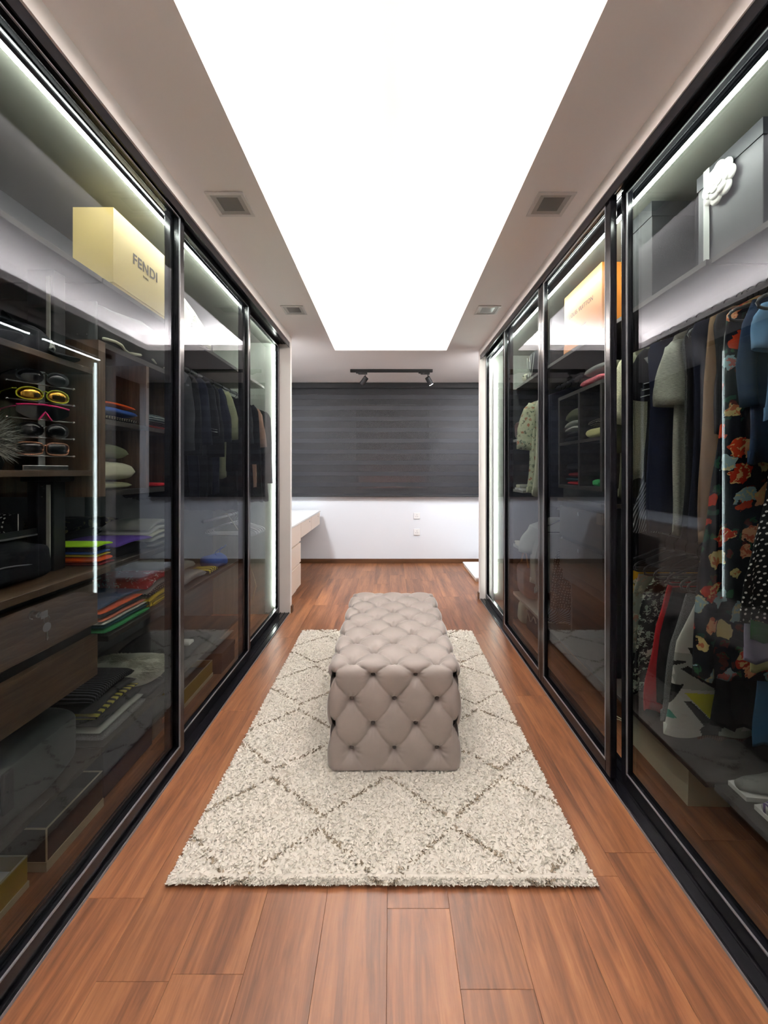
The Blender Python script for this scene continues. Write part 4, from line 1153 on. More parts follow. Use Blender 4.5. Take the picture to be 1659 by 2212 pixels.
shades('round black sunglasses on the fourth rod beside the fur hat', zr[3], M['lensdark'], M['frameblack'], lh=0.021)
shades('square rose gold sunglasses on the lowest rod of the stand', zr[4], M['lensdark'], M['framerose'], square=True, lh=0.0185)
# ---- fur hat
fh = thing('fur_hat', 'hat of long grey fur with a black band beside the sunglasses stand', 'hat', (s*1.14, 1.075, 1.253))
hc = Vector((s*1.14, 1.075, 1.253))
MB().lathe([(0.0, 0.001), (0.082, 0.001), (0.088, 0.02), (0.086, 0.045), (0.0, 0.05)], hc, 2, 28).build('band', K['black'], fh, smooth='auto')
MB().sphere(hc+Vector((0, 0, 0.075)), 0.078, 20, 12, (1, 1, 0.75)).build('crown', M['furdark'], fh, smooth=True)
r3 = random.Random(8); pts = []
for k in range(5200):
    a, t = r3.random()*2*PI, math.acos(r3.random()*1.35-0.35)
    d = Vector((math.sin(t)*math.cos(a), math.sin(t)*math.sin(a), math.cos(t)))
    pts.append((hc+Vector((0, 0, 0.072))+Vector((d.x*0.074, d.y*0.074, d.z*0.056)), d+Vector((0, 0, -0.1))))
fur(fh, pts[:3900], M['furgrey'], 0.040, 0.0011, 5, 0.55); fur(fh, pts[3900:], M['furdark'], 0.038, 0.0013, 6, 0.5)
# ---- black garment bag and the tray of scarves on the walnut counter
g = thing('garment_bag', 'large black garment bag lying on the walnut counter above the drawers', 'garment bag', (s*1.3, 1.06, 0.915))
blob('body', K['black2'], s, 1.075, 1.50, 0.74, 1.335, 0.9155, 1.028, g, 0.30, 0.018, 8, 3)
MB().tube([(s*(1.0765+0.004*math.sin(k)), 0.82+0.44*k/14, 0.975+0.006*math.sin(k*0.8)) for k in range(15)], 0.0025, 6).build('zip', M['trim'], g, smooth=True)
g = thing('scarf_tray', 'shallow black tray of rolled scarves resting on the black garment bag', 'tray', (s*1.33, 1.07, 1.04))
w = MB().box(s*1.16, s*1.50, 0.80, 1.335, 1.041, 1.044).box(s*1.16, s*1.165, 0.80, 1.335, 1.042, 1.064).box(s*1.495, s*1.50, 0.80, 1.335, 1.042, 1.064).box(s*1.165, s*1.495, 0.80, 0.805, 1.042, 1.064).box(s*1.165, s*1.495, 1.33, 1.335, 1.042, 1.064)
w.build('tray_body', M['blackmatt'], g); MB().box(s*1.157, s*1.16, 0.80, 1.335, 1.041, 1.046).build('edging', M['trim'], g)
for k, (key, lab) in enumerate((('scarfprint', 'rolled cream patterned scarf in the black tray, nearest the fur hat'), ('darkred', 'rolled dark red scarf in the black tray'), ('daisy', 'rolled black and cream scarf in the black tray'), ('polka', 'rolled black dotted scarf in the black tray, next to the upright'))):
    y = 0.98+0.095*k
    b = UB(); rr = [[(s*(1.17+0.32*j/8), y+0.036*math.cos(2*PI*i/16), 1.0830+0.036*math.sin(2*PI*i/16)*(1+0.05*math.sin(j*2+i))) for i in range(17)] for j in range(9)]
    b.loft(rr); b.cap(rr[0]); b.cap(rr[-1]); tag(b.build('rolled_scarf', K[key], (s*1.33, y, 1.043)), lab, 'scarf', 'scarves in the black tray')
# ---- drawer unit
du = thing('drawer_unit', 'walnut drawer unit under the counter with a lock in its upper drawer', 'drawers', (s*1.29, 1.045, 0.52))
MB().box(s*1.055, s*1.55, 0.645, 1.434, 0.522, 0.892).build('body', M['blackmatt'], du)
d1 = MB().box(s*1.03, s*1.055, 0.648, 1.432, 0.717, 0.863).build('drawer', WY, du, bevel=0.0015)
MB().box(s*1.03, s*1.055, 0.648, 1.432, 0.537, 0.678).build('drawer', WY, du, bevel=0.0015)
lk = MB().lathe([(0.0125, 0), (0.0125, 0.003), (0.010, 0.004), (0.010, 0.022), (0.0085, 0.024), (0, 0.024)], (-1.03, 1.168, 0.838), 0, 20)
tag(lk.build('lock', M['silver'], d1, smooth='auto'), 'round steel lock')
ky = thing('key', 'small steel key on a ring hanging from the drawer lock', 'key', (-1.004, 1.174, 0.838))
MB().box(-1.0058, -0.9965, 1.1665, 1.1695, 0.834, 0.842).box(-0.9965, -0.9945, 1.160, 1.182, 0.828, 0.848).build('key_in_lock', M['trim'], ky, bevel=0.0006)
MB().tube([(-0.9935, 1.177+0.010*math.cos(a), 0.822+0.010*math.sin(a)) for a in [2*PI*k/18 for k in range(19)]], 0.0011, 6).build('ring', M['silver'], ky, smooth=True)
MB().lathe([(0, -0.0012), (0.013, -0.0012), (0.013, 0.0012), (0, 0.0012)], (-0.9930, 1.177, 0.800), 0, 20).build('key_head', M['trim'], ky, smooth='auto')
MB().box(-0.9945, -0.9918, 1.1745, 1.1795, 0.762, 0.790).box(-0.9945, -0.9918, 1.1795, 1.182, 0.766, 0.772).build('key_blade', M['silver'], ky)
# ---- folded clothes on the counter beyond the walnut cubby
F('reddish folded shirt lowest of the small bright stack on the counter edge', 'darkred', 1.02, 1.26, 1.43, 1.515, 0.915, 0.012, group=None)
F('orange folded shirt in the small bright stack on the counter edge', 'orange', 1.025, 1.26, 1.425, 1.51, 0.927, 0.02)
F('yellow folded shirt in the small bright stack on the counter edge', 'yellow', 1.03, 1.26, 1.425, 1.505, 0.947, 0.009)
F('sky blue folded shirt in the small bright stack on the counter edge', 'blue', 1.03, 1.26, 1.425, 1.505, 0.956, 0.010)
F('black folded shirt between blue and neon shirts on the counter edge', 'navy2', 1.03, 1.26, 1.425, 1.505, 0.966, 0.014)
F('neon green folded shirt topmost of the small bright stack', 'neon', 1.022, 1.26, 1.422, 1.508, 0.980, 0.013, dome=0.004)
F('black folded trousers under the purple shirt on the counter', 'black', 1.035, 1.28, 1.525, 1.745, 0.915, 0.042, name='folded_trousers', cat='trousers')
F('purple folded shirt lying on black trousers on the counter', 'purple', 1.02, 1.27, 1.518, 1.752, 0.957, 0.020, dome=0.008)
F('dark folded clothes under the palm print shirt on the counter', 'black2', 1.29, 1.53, 1.52, 1.98, 0.915, 0.065, name='folded_clothes', cat='clothes')
F('black folded shirt printed with pale palm leaves behind the purple shirt', 'palm', 1.285, 1.52, 1.53, 1.97, 0.98, 0.05, dome=0.02)
F('grey folded shirt lowest of the pale stack on the counter', 'grey', 1.03, 1.275, 1.762, 1.985, 0.915, 0.02)
F('pale grey folded shirt second from the bottom of the pale stack', 'lightgrey', 1.035, 1.275, 1.765, 1.985, 0.935, 0.018, dome=0.010)
F('cream folded shirt in the middle of the pale stack', 'cream', 1.04, 1.275, 1.765, 1.985, 0.953, 0.014, dome=0.016)
F('white folded shirt near the top of the pale stack', 'white', 1.045, 1.275, 1.77, 1.985, 0.967, 0.014, dome=0.022)
F('olive grey folded shirt topmost of the pale stack', 'lightgrey', 1.055, 1.275, 1.78, 1.985, 0.981, 0.022, dome=0.028)
# ---- middle shelf
for k, (key, lab, th) in enumerate((('green', 'green folded shirt lowest of the bright stack on the middle shelf', 0.018), ('teal', 'dark teal folded shirt above the green one on the middle shelf', 0.012), ('white', 'white folded shirt in the bright stack on the middle shelf', 0.010), ('salmon', 'salmon pink folded shirt in the bright stack on the middle shelf', 0.010), ('black', 'black folded shirt between pink and orange on the middle shelf', 0.014), ('orange', 'orange folded shirt near the top of the bright stack on the middle shelf', 0.010))):
    F(lab, key, 1.02+0.006*k, 1.32, 1.462+0.004*k, 1.735, 0.66+[0, .018, .030, .040, .050, .064][k], th)
F('dark blue folded jeans on top of the bright stack on the middle shelf', 'jeans', 1.06, 1.40, 1.48, 1.74, 0.7345, 0.022, name='folded_jeans', cat='jeans', dome=0.008)
F('yellow folded shirt with dark lines lowest beside the bright stack', 'yellowlines', 1.02, 1.32, 1.742, 1.985, 0.66, 0.024, dome=0.006)
F('plain yellow folded shirt above the lined yellow one', 'yellow', 1.025, 1.32, 1.742, 1.985, 0.684, 0.018, dome=0.012)
F('black folded shirt with small dots under the grey one on the middle shelf', 'dotband', 1.03, 1.32, 1.745, 1.985, 0.702, 0.016, dome=0.018)
F('grey folded shirt under the red and white one on the middle shelf', 'grey', 1.035, 1.32, 1.745, 1.985, 0.718, 0.012, dome=0.022)
F('red and white patterned folded shirt topmost on the middle shelf', 'redzig', 1.04, 1.32, 1.748, 1.985, 0.730, 0.030, dome=0.028)
F('teal folded trousers behind the red and white shirt', 'teal', 1.345, 1.53, 1.76, 1.985, 0.66, 0.10, name='folded_trousers', cat='trousers', dome=0.02)
# ---- lowest shelf
b = thing('soft_suitcase', 'grey soft suitcase with a seam and strap on the low shelf under the drawers', 'suitcase', (s*1.27, 1.05, 0.272))
blob('body', K['bag'], s, 1.035, 1.50, 0.70, 1.405, 0.2725, 0.452, b, 0.26, 0.016, 7, 1, 64, 36)
MB().tube([(s*(1.058+0.004*math.sin(k*0.7)), 0.76+0.605*k/20, 0.425+0.003*math.sin(k*1.1)) for k in range(21)], 0.004, 8).build('seam', K['charcoal'], b, smooth=True)
MB().box(s*1.030, s*1.04, 1.085, 1.115, 0.33, 0.44).build('strap', K['charcoal'], b, bevel=0.003)
for k, (key, lab, th) in enumerate((('greytex', 'mottled grey folded jumper lowest of the dark stack on the low shelf', 0.03), ('lightgrey', 'pale grey folded shirt in the dark stack on the low shelf', 0.012), ('black2', 'dark folded jumper in the middle of the dark stack on the low shelf', 0.034), ('yellowband', 'dark folded shirt with yellow edge in the stack on the low shelf', 0.012), ('black', 'black folded jumper under the striped knit on the low shelf', 0.026), ('stripeknit', 'dark striped knit jumper topmost of the stack on the low shelf', 0.040))):
    F(lab, key, 1.03+0.010*k, 1.36, 1.46+0.004*k, 1.725, 0.272+[0, .03, .042, .076, .088, .114][k], th, dome=0.004*k, name='folded_jumper', cat='jumper')
F('dark folded blanket lying under the cream fur stole', 'charcoal', 1.04, 1.40, 1.738, 1.985, 0.272, 0.03, name='folded_blanket', cat='blanket')
fs = thing('fur_stole', 'cream long-haired fur stole on the low shelf beside the striped knit', 'stole', (s*1.15, 1.86, 0.303))
blob('base', M['furwhite'], s, 1.045, 1.36, 1.765, 1.965, 0.3032, 0.385, fs, 0.5, 0.008, 12, 5, 36, 20)
pts = []
for k in range(6500):
    a = r3.random()*2*PI; t = r3.random()*PI/2; k_ = math.cos(t)**0.5
    c, d = math.cos(a), math.sin(a)
    p = Vector((s*(1.2025+0.1575*k_*math.copysign(abs(c)**.5, c)), 1.865+0.09*k_*math.copysign(abs(d)**.5, d), 0.344+0.041*math.sin(t)**0.5))
    dr = Vector((s*c*0.6, d*0.5, 0.05)) + Vector((-s*0.9 if c < 0 else s*0.3, 0, -0.25))
    if p.z > 0.31: pts.append((p, dr))
fur(fs, pts, M['furwhite'], 0.034, 0.0013, 9, 0.25)
# ---- boxes on the floor
open_box('gold_box', 'open gold box holding white tissue on the wardrobe floor', s, 1.09, 1.42, 0.80, 1.222, 0.0, 0.098, M['cardolive'], M['tissue'], M['paleedge'], 0.02)
open_box('black_box', 'open black box with pale edges on the wardrobe floor beside the gold one', s, 1.075, 1.40, 1.272, 1.519, 0.0, 0.133, M['cardblack'], M['cardgrey'], M['paleedge'], 0.03)
gift_box('navy_box', 'dark navy lidded box on the wardrobe floor beside the open black box', s, 1.09, 1.50, 1.545, 1.87, 0.0, 0.19, M['cardnavy'], 0.05)
cs = gift_box('metal_case', 'worn grey metal case with a latch on the wardrobe floor', s, 1.10, 1.48, 1.886, 2.09, 0.0, 0.10, M['casemetal'], 0.045)
MB().box(s*1.097, s*1.10, 1.955, 1.985, 0.035, 0.065).build('latch', M['silver'], cs, bevel=0.001)
open_box('olive_box', 'open olive gold box behind the middle door of the walnut wardrobe', s, 1.09, 1.42, 2.12, 2.49, 0.0, 0.097, M['cardolive'], M['cardgrey'], M['paleedge'], 0.02)
gift_box('maroon_box', 'dark maroon lidded box beside the olive gold box on the floor', s, 1.04, 1.40, 2.505, 2.725, 0.0, 0.128, M['cardmaroon'], 0.03)
# ---- second section: clutter on shelves
F('grey folded jacket on the low shelf behind the middle door', 'charcoal', 1.03, 1.40, 2.05, 2.36, 0.272, 0.06, name='folded_jacket', cat='jacket', dome=0.02)
F('white folded cloth at the shelf edge behind the middle door', 'white', 1.025, 1.10, 2.08, 2.13, 0.354, 0.022, name='folded_cloth', cat='cloth', dome=0.004)
F('dark grey folded trousers on the middle shelf behind the middle door', 'greytex', 1.03, 1.40, 2.03, 2.29, 0.66, 0.045, name='folded_trousers', cat='trousers', dome=0.012)
F('grey folded hoodie on top of dark grey trousers behind the middle door', 'grey', 1.06, 1.36, 2.05, 2.22, 0.7215, 0.05, name='folded_hoodie', cat='hoodie', dome=0.01)
F('yellow and black striped folded scarf on the middle shelf', 'yellowband', 1.022, 1.14, 2.30, 2.42, 0.66, 0.03, name='folded_scarf', cat='scarf', dome=0.006)
bl_ = thing('blue_top', 'small blue top heaped on the middle shelf with its straps standing up', 'top', (s*1.08, 2.53, 0.66))
blob('cloth', K['blue'], s, 1.025, 1.16, 2.44, 2.60, 0.6605, 0.735, bl_, 0.7, 0.02, 14, 2, 30, 16)
for dy in (0.0, 0.06): MB().tube([(s*(1.06+0.02*math.sin(k*0.9)), 2.50+dy+0.01*k/3, 0.725+0.012*k) for k in range(6)], 0.003, 6).build('strap', K['blue'], bl_, smooth=True)
# ---- hanging clothes
ZR_ = 1.89
LG = [(2.08, 'charcoal', 'charcoal sweatshirt with a pale zip hanging nearest on the left rail', 1.06, 0.66, 0.40), (2.17, 'black', 'black long-sleeved shirt hanging second on the left rail', 1.065, 0.70, 0.42), (2.27, 'navy2', 'very dark navy shirt hanging third on the left rail', 1.06, 0.72, 0.36),
      (2.37, 'black2', 'black polo with silver sleeve trim hanging on the left rail', 1.06, 0.74, 0.30), (2.46, 'black', 'plain black shirt beside the trimmed polo on the left rail', 1.07, 0.72, 0.42), (2.56, 'navy2', 'dark shirt next to the olive grey top on the left rail', 1.065, 0.72, 0.32), (2.66, 'olive', 'olive grey top hanging last behind the middle door', 1.06, 0.62, 0.30)]
for y, key, lab, xa, L, sl in LG:
    o = garment('hanging_shirt', lab, 'shirt', K[key], s, y, shirt_prof(1.825, L, xa+0.008, 1.50, 0.020), 'shirts on the left rail', seed=y*7, sleeve=sleeve_for(1.825, xa+0.008, sl, 0.056, 0.018, 0.018))
    hang(HL, s, 1.28, y, ZR_)
    if key == 'charcoal': MB().tube([(s*1.072, y-0.021, 1.75), (s*1.064, y-0.022, 1.71)], 0.003, 6).build('zip', M['silver'], o)
    if key == 'black2':
        for dz in (0, 0.014): MB().tube([(s*(xa-0.060+0.0055*k), y-0.0230+0.004*abs(k-10)/10, 1.475+dz+0.0010*k) for k in range(0, 21)], 0.0022, 6).build('sleeve_trim', M['silver'], o)
LG2 = [(2.90, 'black', 'black coat hanging in the last section of the walnut wardrobe', 1.09, 0.85, 0.5), (3.05, 'charcoal', 'charcoal shirt beside the black coat in the last section', 1.09, 0.72, 0.3), (3.20, 'black2', 'black jacket hanging before the checked shirt', 1.085, 0.78, 0.45)]
for y, key, lab, xa, L, sl in LG2:
    garment('hanging_coat' if 'coat' in lab else 'hanging_jacket' if 'jacket' in lab else 'hanging_shirt', lab, 'coat' if 'coat' in lab else 'jacket' if 'jacket' in lab else 'shirt', K[key], s, y, shirt_prof(1.825, L, xa, 1.50, 0.022), 'clothes in the last section', seed=y*5, sleeve=sleeve_for(1.825, xa, sl, 0.055, 0.012, 0.018)); hang(HL, s, 1.28, y, ZR_)
garment('hanging_shirt', 'dusty pink checked short-sleeved shirt in the last section', 'shirt', K['pinkcheck'], s, 3.34, shirt_prof(1.815, 0.70, 1.10, 1.50, 0.020), 'clothes in the last section', seed=4, sleeve=sleeve_for(1.815, 1.10, 0.30, 0.058, 0.025, 0.022)); hang(HL, s, 1.28, 3.34, ZR_)
garment('hanging_jumper', 'dark ribbed jumper hanging between checked shirt and black jacket', 'jumper', K['rib'], s, 3.42, shirt_prof(1.815, 0.82, 1.075, 1.50, 0.020, 0.0), 'clothes in the last section', seed=2, sleeve=sleeve_for(1.815, 1.085, 0.34, 0.056, 0.018, 0.018)); hang(HL, s, 1.28, 3.42, ZR_)
garment('hanging_jacket', 'long black jacket hanging nearest the lit end wall', 'jacket', K['black'], s, 3.495, shirt_prof(1.815, 0.82, 1.07, 1.50, 0.018, 0.02), 'clothes in the last section', seed=3, sleeve=sleeve_for(1.815, 1.075, 0.60, 0.054, 0.008, 0.018)); hang(HL, s, 1.28, 3.495, ZR_)
for k in range(5): hang(HW, s, 1.28, 3.26+0.045*k, 0.905, 0.05*(k-2), 1.0)
cd = thing('cord', 'thin cream cord with a knotted tassel hanging on the low rail', 'cord', (s*1.10, 3.16, 0.60))
MB().tube([(s*1.285, 3.16, 0.9205), (s*1.268, 3.16, 0.9200), (s*1.256, 3.16, 0.900), (s*1.12, 3.16, 0.70), (s*1.085, 3.16, 0.50), (s*1.055, 3.16, 0.41)], 0.0035, 6).build('strand', K['cream'], cd, smooth=True)
MB().tube([(s*1.055, 3.16, 0.41), (s*1.045, 3.16, 0.36), (s*1.06, 3.16, 0.31), (s*1.07, 3.16, 0.25)], 0.005, 8).build('tassel', K['cream'], cd, smooth=True)
# ================================================================ RIGHT WARDROBE
s = 1
cl('olivedark', 70, 70, 54); cl('neonyellow', 222, 224, 70, mottle=0.1); cl('tealbright', 30, 150, 126)
K['creamknit'] = heather('cream_knit', C(150, 150, 120), C(214, 214, 184), 300, 200)
K['beigefade'] = cloth('cloth_beige_taupe', C(190, 154, 118), col2=C(84, 74, 62), mottle=0.5)
K['creamprint'] = floral('cream_print', C(206, 210, 178), [C(150, 164, 140), C(120, 130, 110), C(190, 120, 90)], 30, 0.3)
K['stripeshoe'] = stripes('purple_white_stripe', C(92, 64, 130), C(226, 224, 224), 60, 0.5, 1)
M['fabricbox'] = plain('black_fabric_box', (0.014, 0.016, 0.018, 1), 0.7, bump=0.3, bscale=300)
M['boxdark'] = plain('dark_blue_grey_card', (0.018, 0.02, 0.026, 1), 0.45)
M['ribbonwhite'] = plain('white_ribbon', (0.4, 0.41, 0.39, 1), 0.5)
shelf(WR, s, 1.07, 1.553, 0.57, 1.36, 1.963, DW); shelf(WR, s, 1.06, 1.553, 1.37, 3.03, 1.963, DW); shelf(WR, s, 1.06, 1.553, 3.035, 3.53, 1.963, M['shelflit'])
shelf(WR, s, 1.05, 1.553, 0.57, 1.322, 0.235, DW); shelf(WR, s, 1.03, 1.553, 1.332, 2.72, 0.235, DW)
shelf(WR, s, 1.03, 1.553, 2.73, 3.45, 0.235, M['shelflit'])
for z in (1.515, 1.10, 0.64): shelf(WR, s, 1.03, 1.42, 3.17, 3.45, z, M['shelflit'])
MB().box(s*1.03, s*1.553, 3.452, 3.47, 0.001, 1.942).build('side_panel', M['inner'], WR)
for yy in (1.327, 2.725): upright(WR, s, 1.535, 1.553, yy, 0.236, 1.924, 0.02)
rail(WR, s, 0.58, 1.95, 1.89); rail(WR, s, 2.74, 3.14, 1.89); rail(WR, s, 1.345, 1.95, 0.965); rail(WR, s, 2.52, 3.14, 0.965)
# ---- cubby and drawers
cb = thing('cubby_unit', 'dark wooden cubby unit of four compartments above the dark drawers', 'shelf unit', (s*1.27, 2.245, 1.15))
x0, x1, z0, z1 = 1.03, 1.50, 1.15, 1.70
for ya, yb in ((1.985, 2.005), (2.485, 2.505)): MB().box(s*x0, s*x1, ya, yb, z0, z1).build('side_panel', DW, cb, bevel=0.001)
MB().box(s*x0, s*x1, 2.005, 2.485, z1-0.02, z1).build('top_panel', DW, cb); MB().box(s*x0, s*x1, 2.005, 2.485, z0, z0+0.02).build('bottom_panel', DW, cb)
MB().box(s*x0, s*x1, 2.005, 2.485, 1.404, 1.422).build('shelf', DW, cb)
MB().box(s*x0, s*x1, 2.222, 2.24, z0+0.02, 1.404).build('divider', DW, cb); MB().box(s*x0, s*x1, 2.222, 2.24, 1.422, z1-0.02).build('divider', DW, cb)
MB().box(s*(x1-0.008), s*x1, 2.005, 2.485, z0+0.02, z1-0.02).build('back_panel', M['inner'], cb)
MB().box(s*1.06, s*1.5, 1.99, 2.50, 1.09, 1.149).build('plinth', M['blackmatt'], cb)
du = thing('drawer_unit', 'dark drawer unit with two locked drawers under the dark cubby unit', 'drawers', (s*1.28, 2.245, 0.60))
MB().box(s*1.055, s*1.53, 1.99, 2.50, 0.60, 1.068).build('body', M['blackmatt'], du)
MB().box(s*1.025, s*1.54, 1.985, 2.505, 1.07, 1.089).build('top', DW, du, bevel=0.0015)
for za, zb, zl in ((0.865, 1.04, 1.015), (0.66, 0.84, 0.81)):
    d = MB().box(s*1.035, s*1.055, 1.992, 2.498, za, zb).build('drawer', DW, du, bevel=0.0015)
    MB().lathe([(0.011, 0), (0.011, -0.004), (0.006, -0.006), (0, -0.006)], (1.035, 2.24, zl), 0, 16).build('lock', M['silver'], d, smooth='auto')
for yy in (2.0, 2.48): upright(WR, s, 1.10, 1.50, yy, 0.2355, 0.599, 0.02)
def F(label, key, x0, x1, y0, y1, z, th, name='folded_shirt', cat='shirt', group=None, **kw):
    return folded(name, label, cat, K[key], s, x0, x1, y0, y1, z+0.0004, th-0.0006, group, seed=len(bpy.data.objects), **kw)
F('dark folded jumper lowest in the upper far compartment of the dark cubby', 'black', 1.05, 1.40, 2.25, 2.47, 1.422, 0.035, name='folded_jumper', cat='jumper')
F('grey edged black folded jumper in the upper far compartment', 'charcoal', 1.06, 1.40, 2.25, 2.46, 1.457, 0.022, name='folded_jumper', cat='jumper', dome=0.006)
F('white folded shirt in the upper far compartment of the dark cubby', 'white', 1.05, 1.40, 2.255, 2.47, 1.4795, 0.020, dome=0.016)
F('light grey folded jumper under the olive roll in the dark cubby', 'lightgrey', 1.05, 1.40, 2.255, 2.475, 1.4995, 0.026, name='folded_jumper', cat='jumper', dome=0.024)
F('olive green rolled jumper topmost in the upper far compartment', 'oliveknit', 1.055, 1.40, 2.255, 2.47, 1.5275, 0.065, name='folded_jumper', cat='jumper', dome=0.030)
F('cream rolled towel in the upper near compartment of the dark cubby', 'paleyellow', 1.05, 1.40, 2.05, 2.205, 1.422, 0.06, name='rolled_towel', cat='towel')
F('dark patterned scarf on top of the cream towel in the dark cubby', 'dotband', 1.06, 1.38, 2.05, 2.20, 1.483, 0.04, name='folded_scarf', cat='scarf', dome=0.006)
F('bright red folded shirt lowest in the lower far compartment', 'red', 1.045, 1.40, 2.25, 2.42, 1.17, 0.024)
F('dark teal folded shirt above the bright red one in the dark cubby', 'teal', 1.05, 1.40, 2.25, 2.46, 1.194, 0.020)
F('brick red folded shirt in the lower far compartment', 'darkred', 1.05, 1.40, 2.25, 2.42, 1.214, 0.030, dome=0.004)
F('very dark folded shirt topmost in the lower far compartment', 'black2', 1.055, 1.40, 2.25, 2.46, 1.249, 0.05)
F('small pale green cloth in the lower near compartment', 'green', 1.06, 1.20, 2.09, 2.15, 1.17, 0.04, name='folded_cloth', cat='cloth')
F('pink patterned folded scarf on top of the dark cubby unit', 'pinkpattern', 1.04, 1.40, 2.01, 2.25, 1.70, 0.045, name='folded_scarf', cat='scarf', dome=0.004)
F('grey green folded jumper on the pink scarf atop the dark cubby', 'grey', 1.05, 1.40, 2.01, 2.22, 1.7505, 0.05, name='folded_jumper', cat='jumper', dome=0.008)
# ---- boxes on the top shelf
ob = thing('gift_box', 'orange gift box with engraved lettering on the top shelf of the dress wardrobe', 'box', (s*1.2, 2.27, 1.963))
MB().box(s*1.0615, s*1.37, 2.048, 2.49, 1.9635, 2.304).build('body', M['cardorange'], ob, bevel=0.002)
MB().box(s*1.0595, s*1.0615, 2.043, 2.495, 1.9635, 2.011).build('drawer_lip', M['cardorange'], ob, bevel=0.0008)
lettering('lettering', 'LOUIS VUITTON', 0.037, M['inkbrown'], ob, (s*1.0611, 2.279, 2.150), (0, -1, 0), (0, 0, 1), spacing=1.05)
lettering('lettering', 'MAISON FONDÉE EN 1854', 0.011, M['inkgold'], ob, (s*1.0611, 2.279, 2.057), (0, -1, 0), (0, 0, 1))
gift_box('storage_box', 'black fabric lidded storage box at the edge of the top shelf', s, 1.061, 1.405, 1.656, 1.852, 1.963, 0.386, M['fabricbox'], 0.06)
fb = gift_box('flower_box', 'dark lidded gift box with a white ribbon and flower on the top shelf', s, 1.105, 1.46, 1.209, 1.471, 1.963, 0.34, M['boxdark'], 0.05)
MB().box(s*1.1035, s*1.105, 1.412, 1.438, 1.964, 2.305).build('ribbon', M['ribbonwhite'], fb); MB().box(s*1.1035, s*1.46, 1.412, 1.438, 2.3035, 2.305).build('ribbon', M['ribbonwhite'], fb)
fl_ = MB(); fc = Vector((1.097, 1.364, 2.217)); rr = random.Random(4)
for ring_, (n, rad, siz, out) in enumerate(((8, 0.044, 0.026, 0.0), (7, 0.030, 0.023, 0.008), (5, 0.017, 0.018, 0.014), (3, 0.007, 0.012, 0.018))):
    for k in range(n):
        a = 2*PI*k/n+ring_*0.4+rr.random()*0.2
        fl_.sphere(fc+Vector((-out, rad*math.cos(a), rad*math.sin(a))), siz, 10, 8, (0.32, 1, 1))
fl_.build('flower', M['petal'], fb, smooth=True)
ht = thing('hat', 'rounded black felt hat standing behind the flower box', 'hat', (s*1.25, 1.563, 1.963))
MB().lathe([(0.0, 0.001), (0.079, 0.001), (0.079, 0.005), (0.068, 0.02), (0.067, 0.33), (0.060, 0.365), (0.035, 0.385), (0.0, 0.39)], (1.25, 1.563, 1.963), 2, 32).build('crown', K['black'], ht, smooth='auto')
# ---- top shelf, far section: cords and a small pale bear
tb = thing('tote_bag', 'dark tote bag with pale cord handles on the far top shelf', 'bag', (s*1.2, 3.06, 1.963))
blob('body', K['charcoal'], s, 1.075, 1.35, 2.98, 3.18, 1.9635, 2.16, tb, 0.35, 0.02, 8, 4, 30, 20)
for dy in (0, 0.05): MB().tube([(s*(1.068-0.008*math.sin(PI*k/10)), 3.03+dy+0.10*k/10, 2.13-0.16*math.sin(PI*k/10)) for k in range(11)], 0.004, 6).build('handle', K['lightgrey'], tb, smooth=True)
sk = thing('soft_toy', 'small cream soft toy head on the far top shelf', 'soft toy', (s*1.1, 3.36, 1.963))
MB().sphere((1.115, 3.34, 2.013), 0.042, 16, 10, (0.9, 1, 0.85)).build('head', K['cream'], sk, smooth=True)
MB().sphere((1.092, 3.30, 1.996), 0.018, 10, 8).build('muzzle', K['cream'], sk, smooth=True)
MB().sphere((1.08, 3.318, 2.024), 0.006, 8, 6).build('eye', M['ink'], sk); MB().sphere((1.135, 3.30, 2.030), 0.006, 8, 6).build('eye', M['ink'], sk)
MB().sphere((1.115, 3.345, 1.9835), 0.030, 12, 8, (1, 1, 0.66)).build('body', K['cream'], sk, smooth=True)
fr = thing('fringe_bundle', 'bundle of pale cords hanging over the far top shelf', 'cords', (s*1.09, 3.25, 1.9635))
for k in range(7): MB().tube([(s*(1.07+0.012*k), 3.20+0.010*k, 1.9675), (s*(1.065+0.01*k), 3.205+0.01*k, 2.003+0.006*(k % 3)), (s*(1.075+0.01*k), 3.215+0.01*k, 1.9675)], 0.003, 6).build('cord', K['lightgrey'], fr, smooth=True)
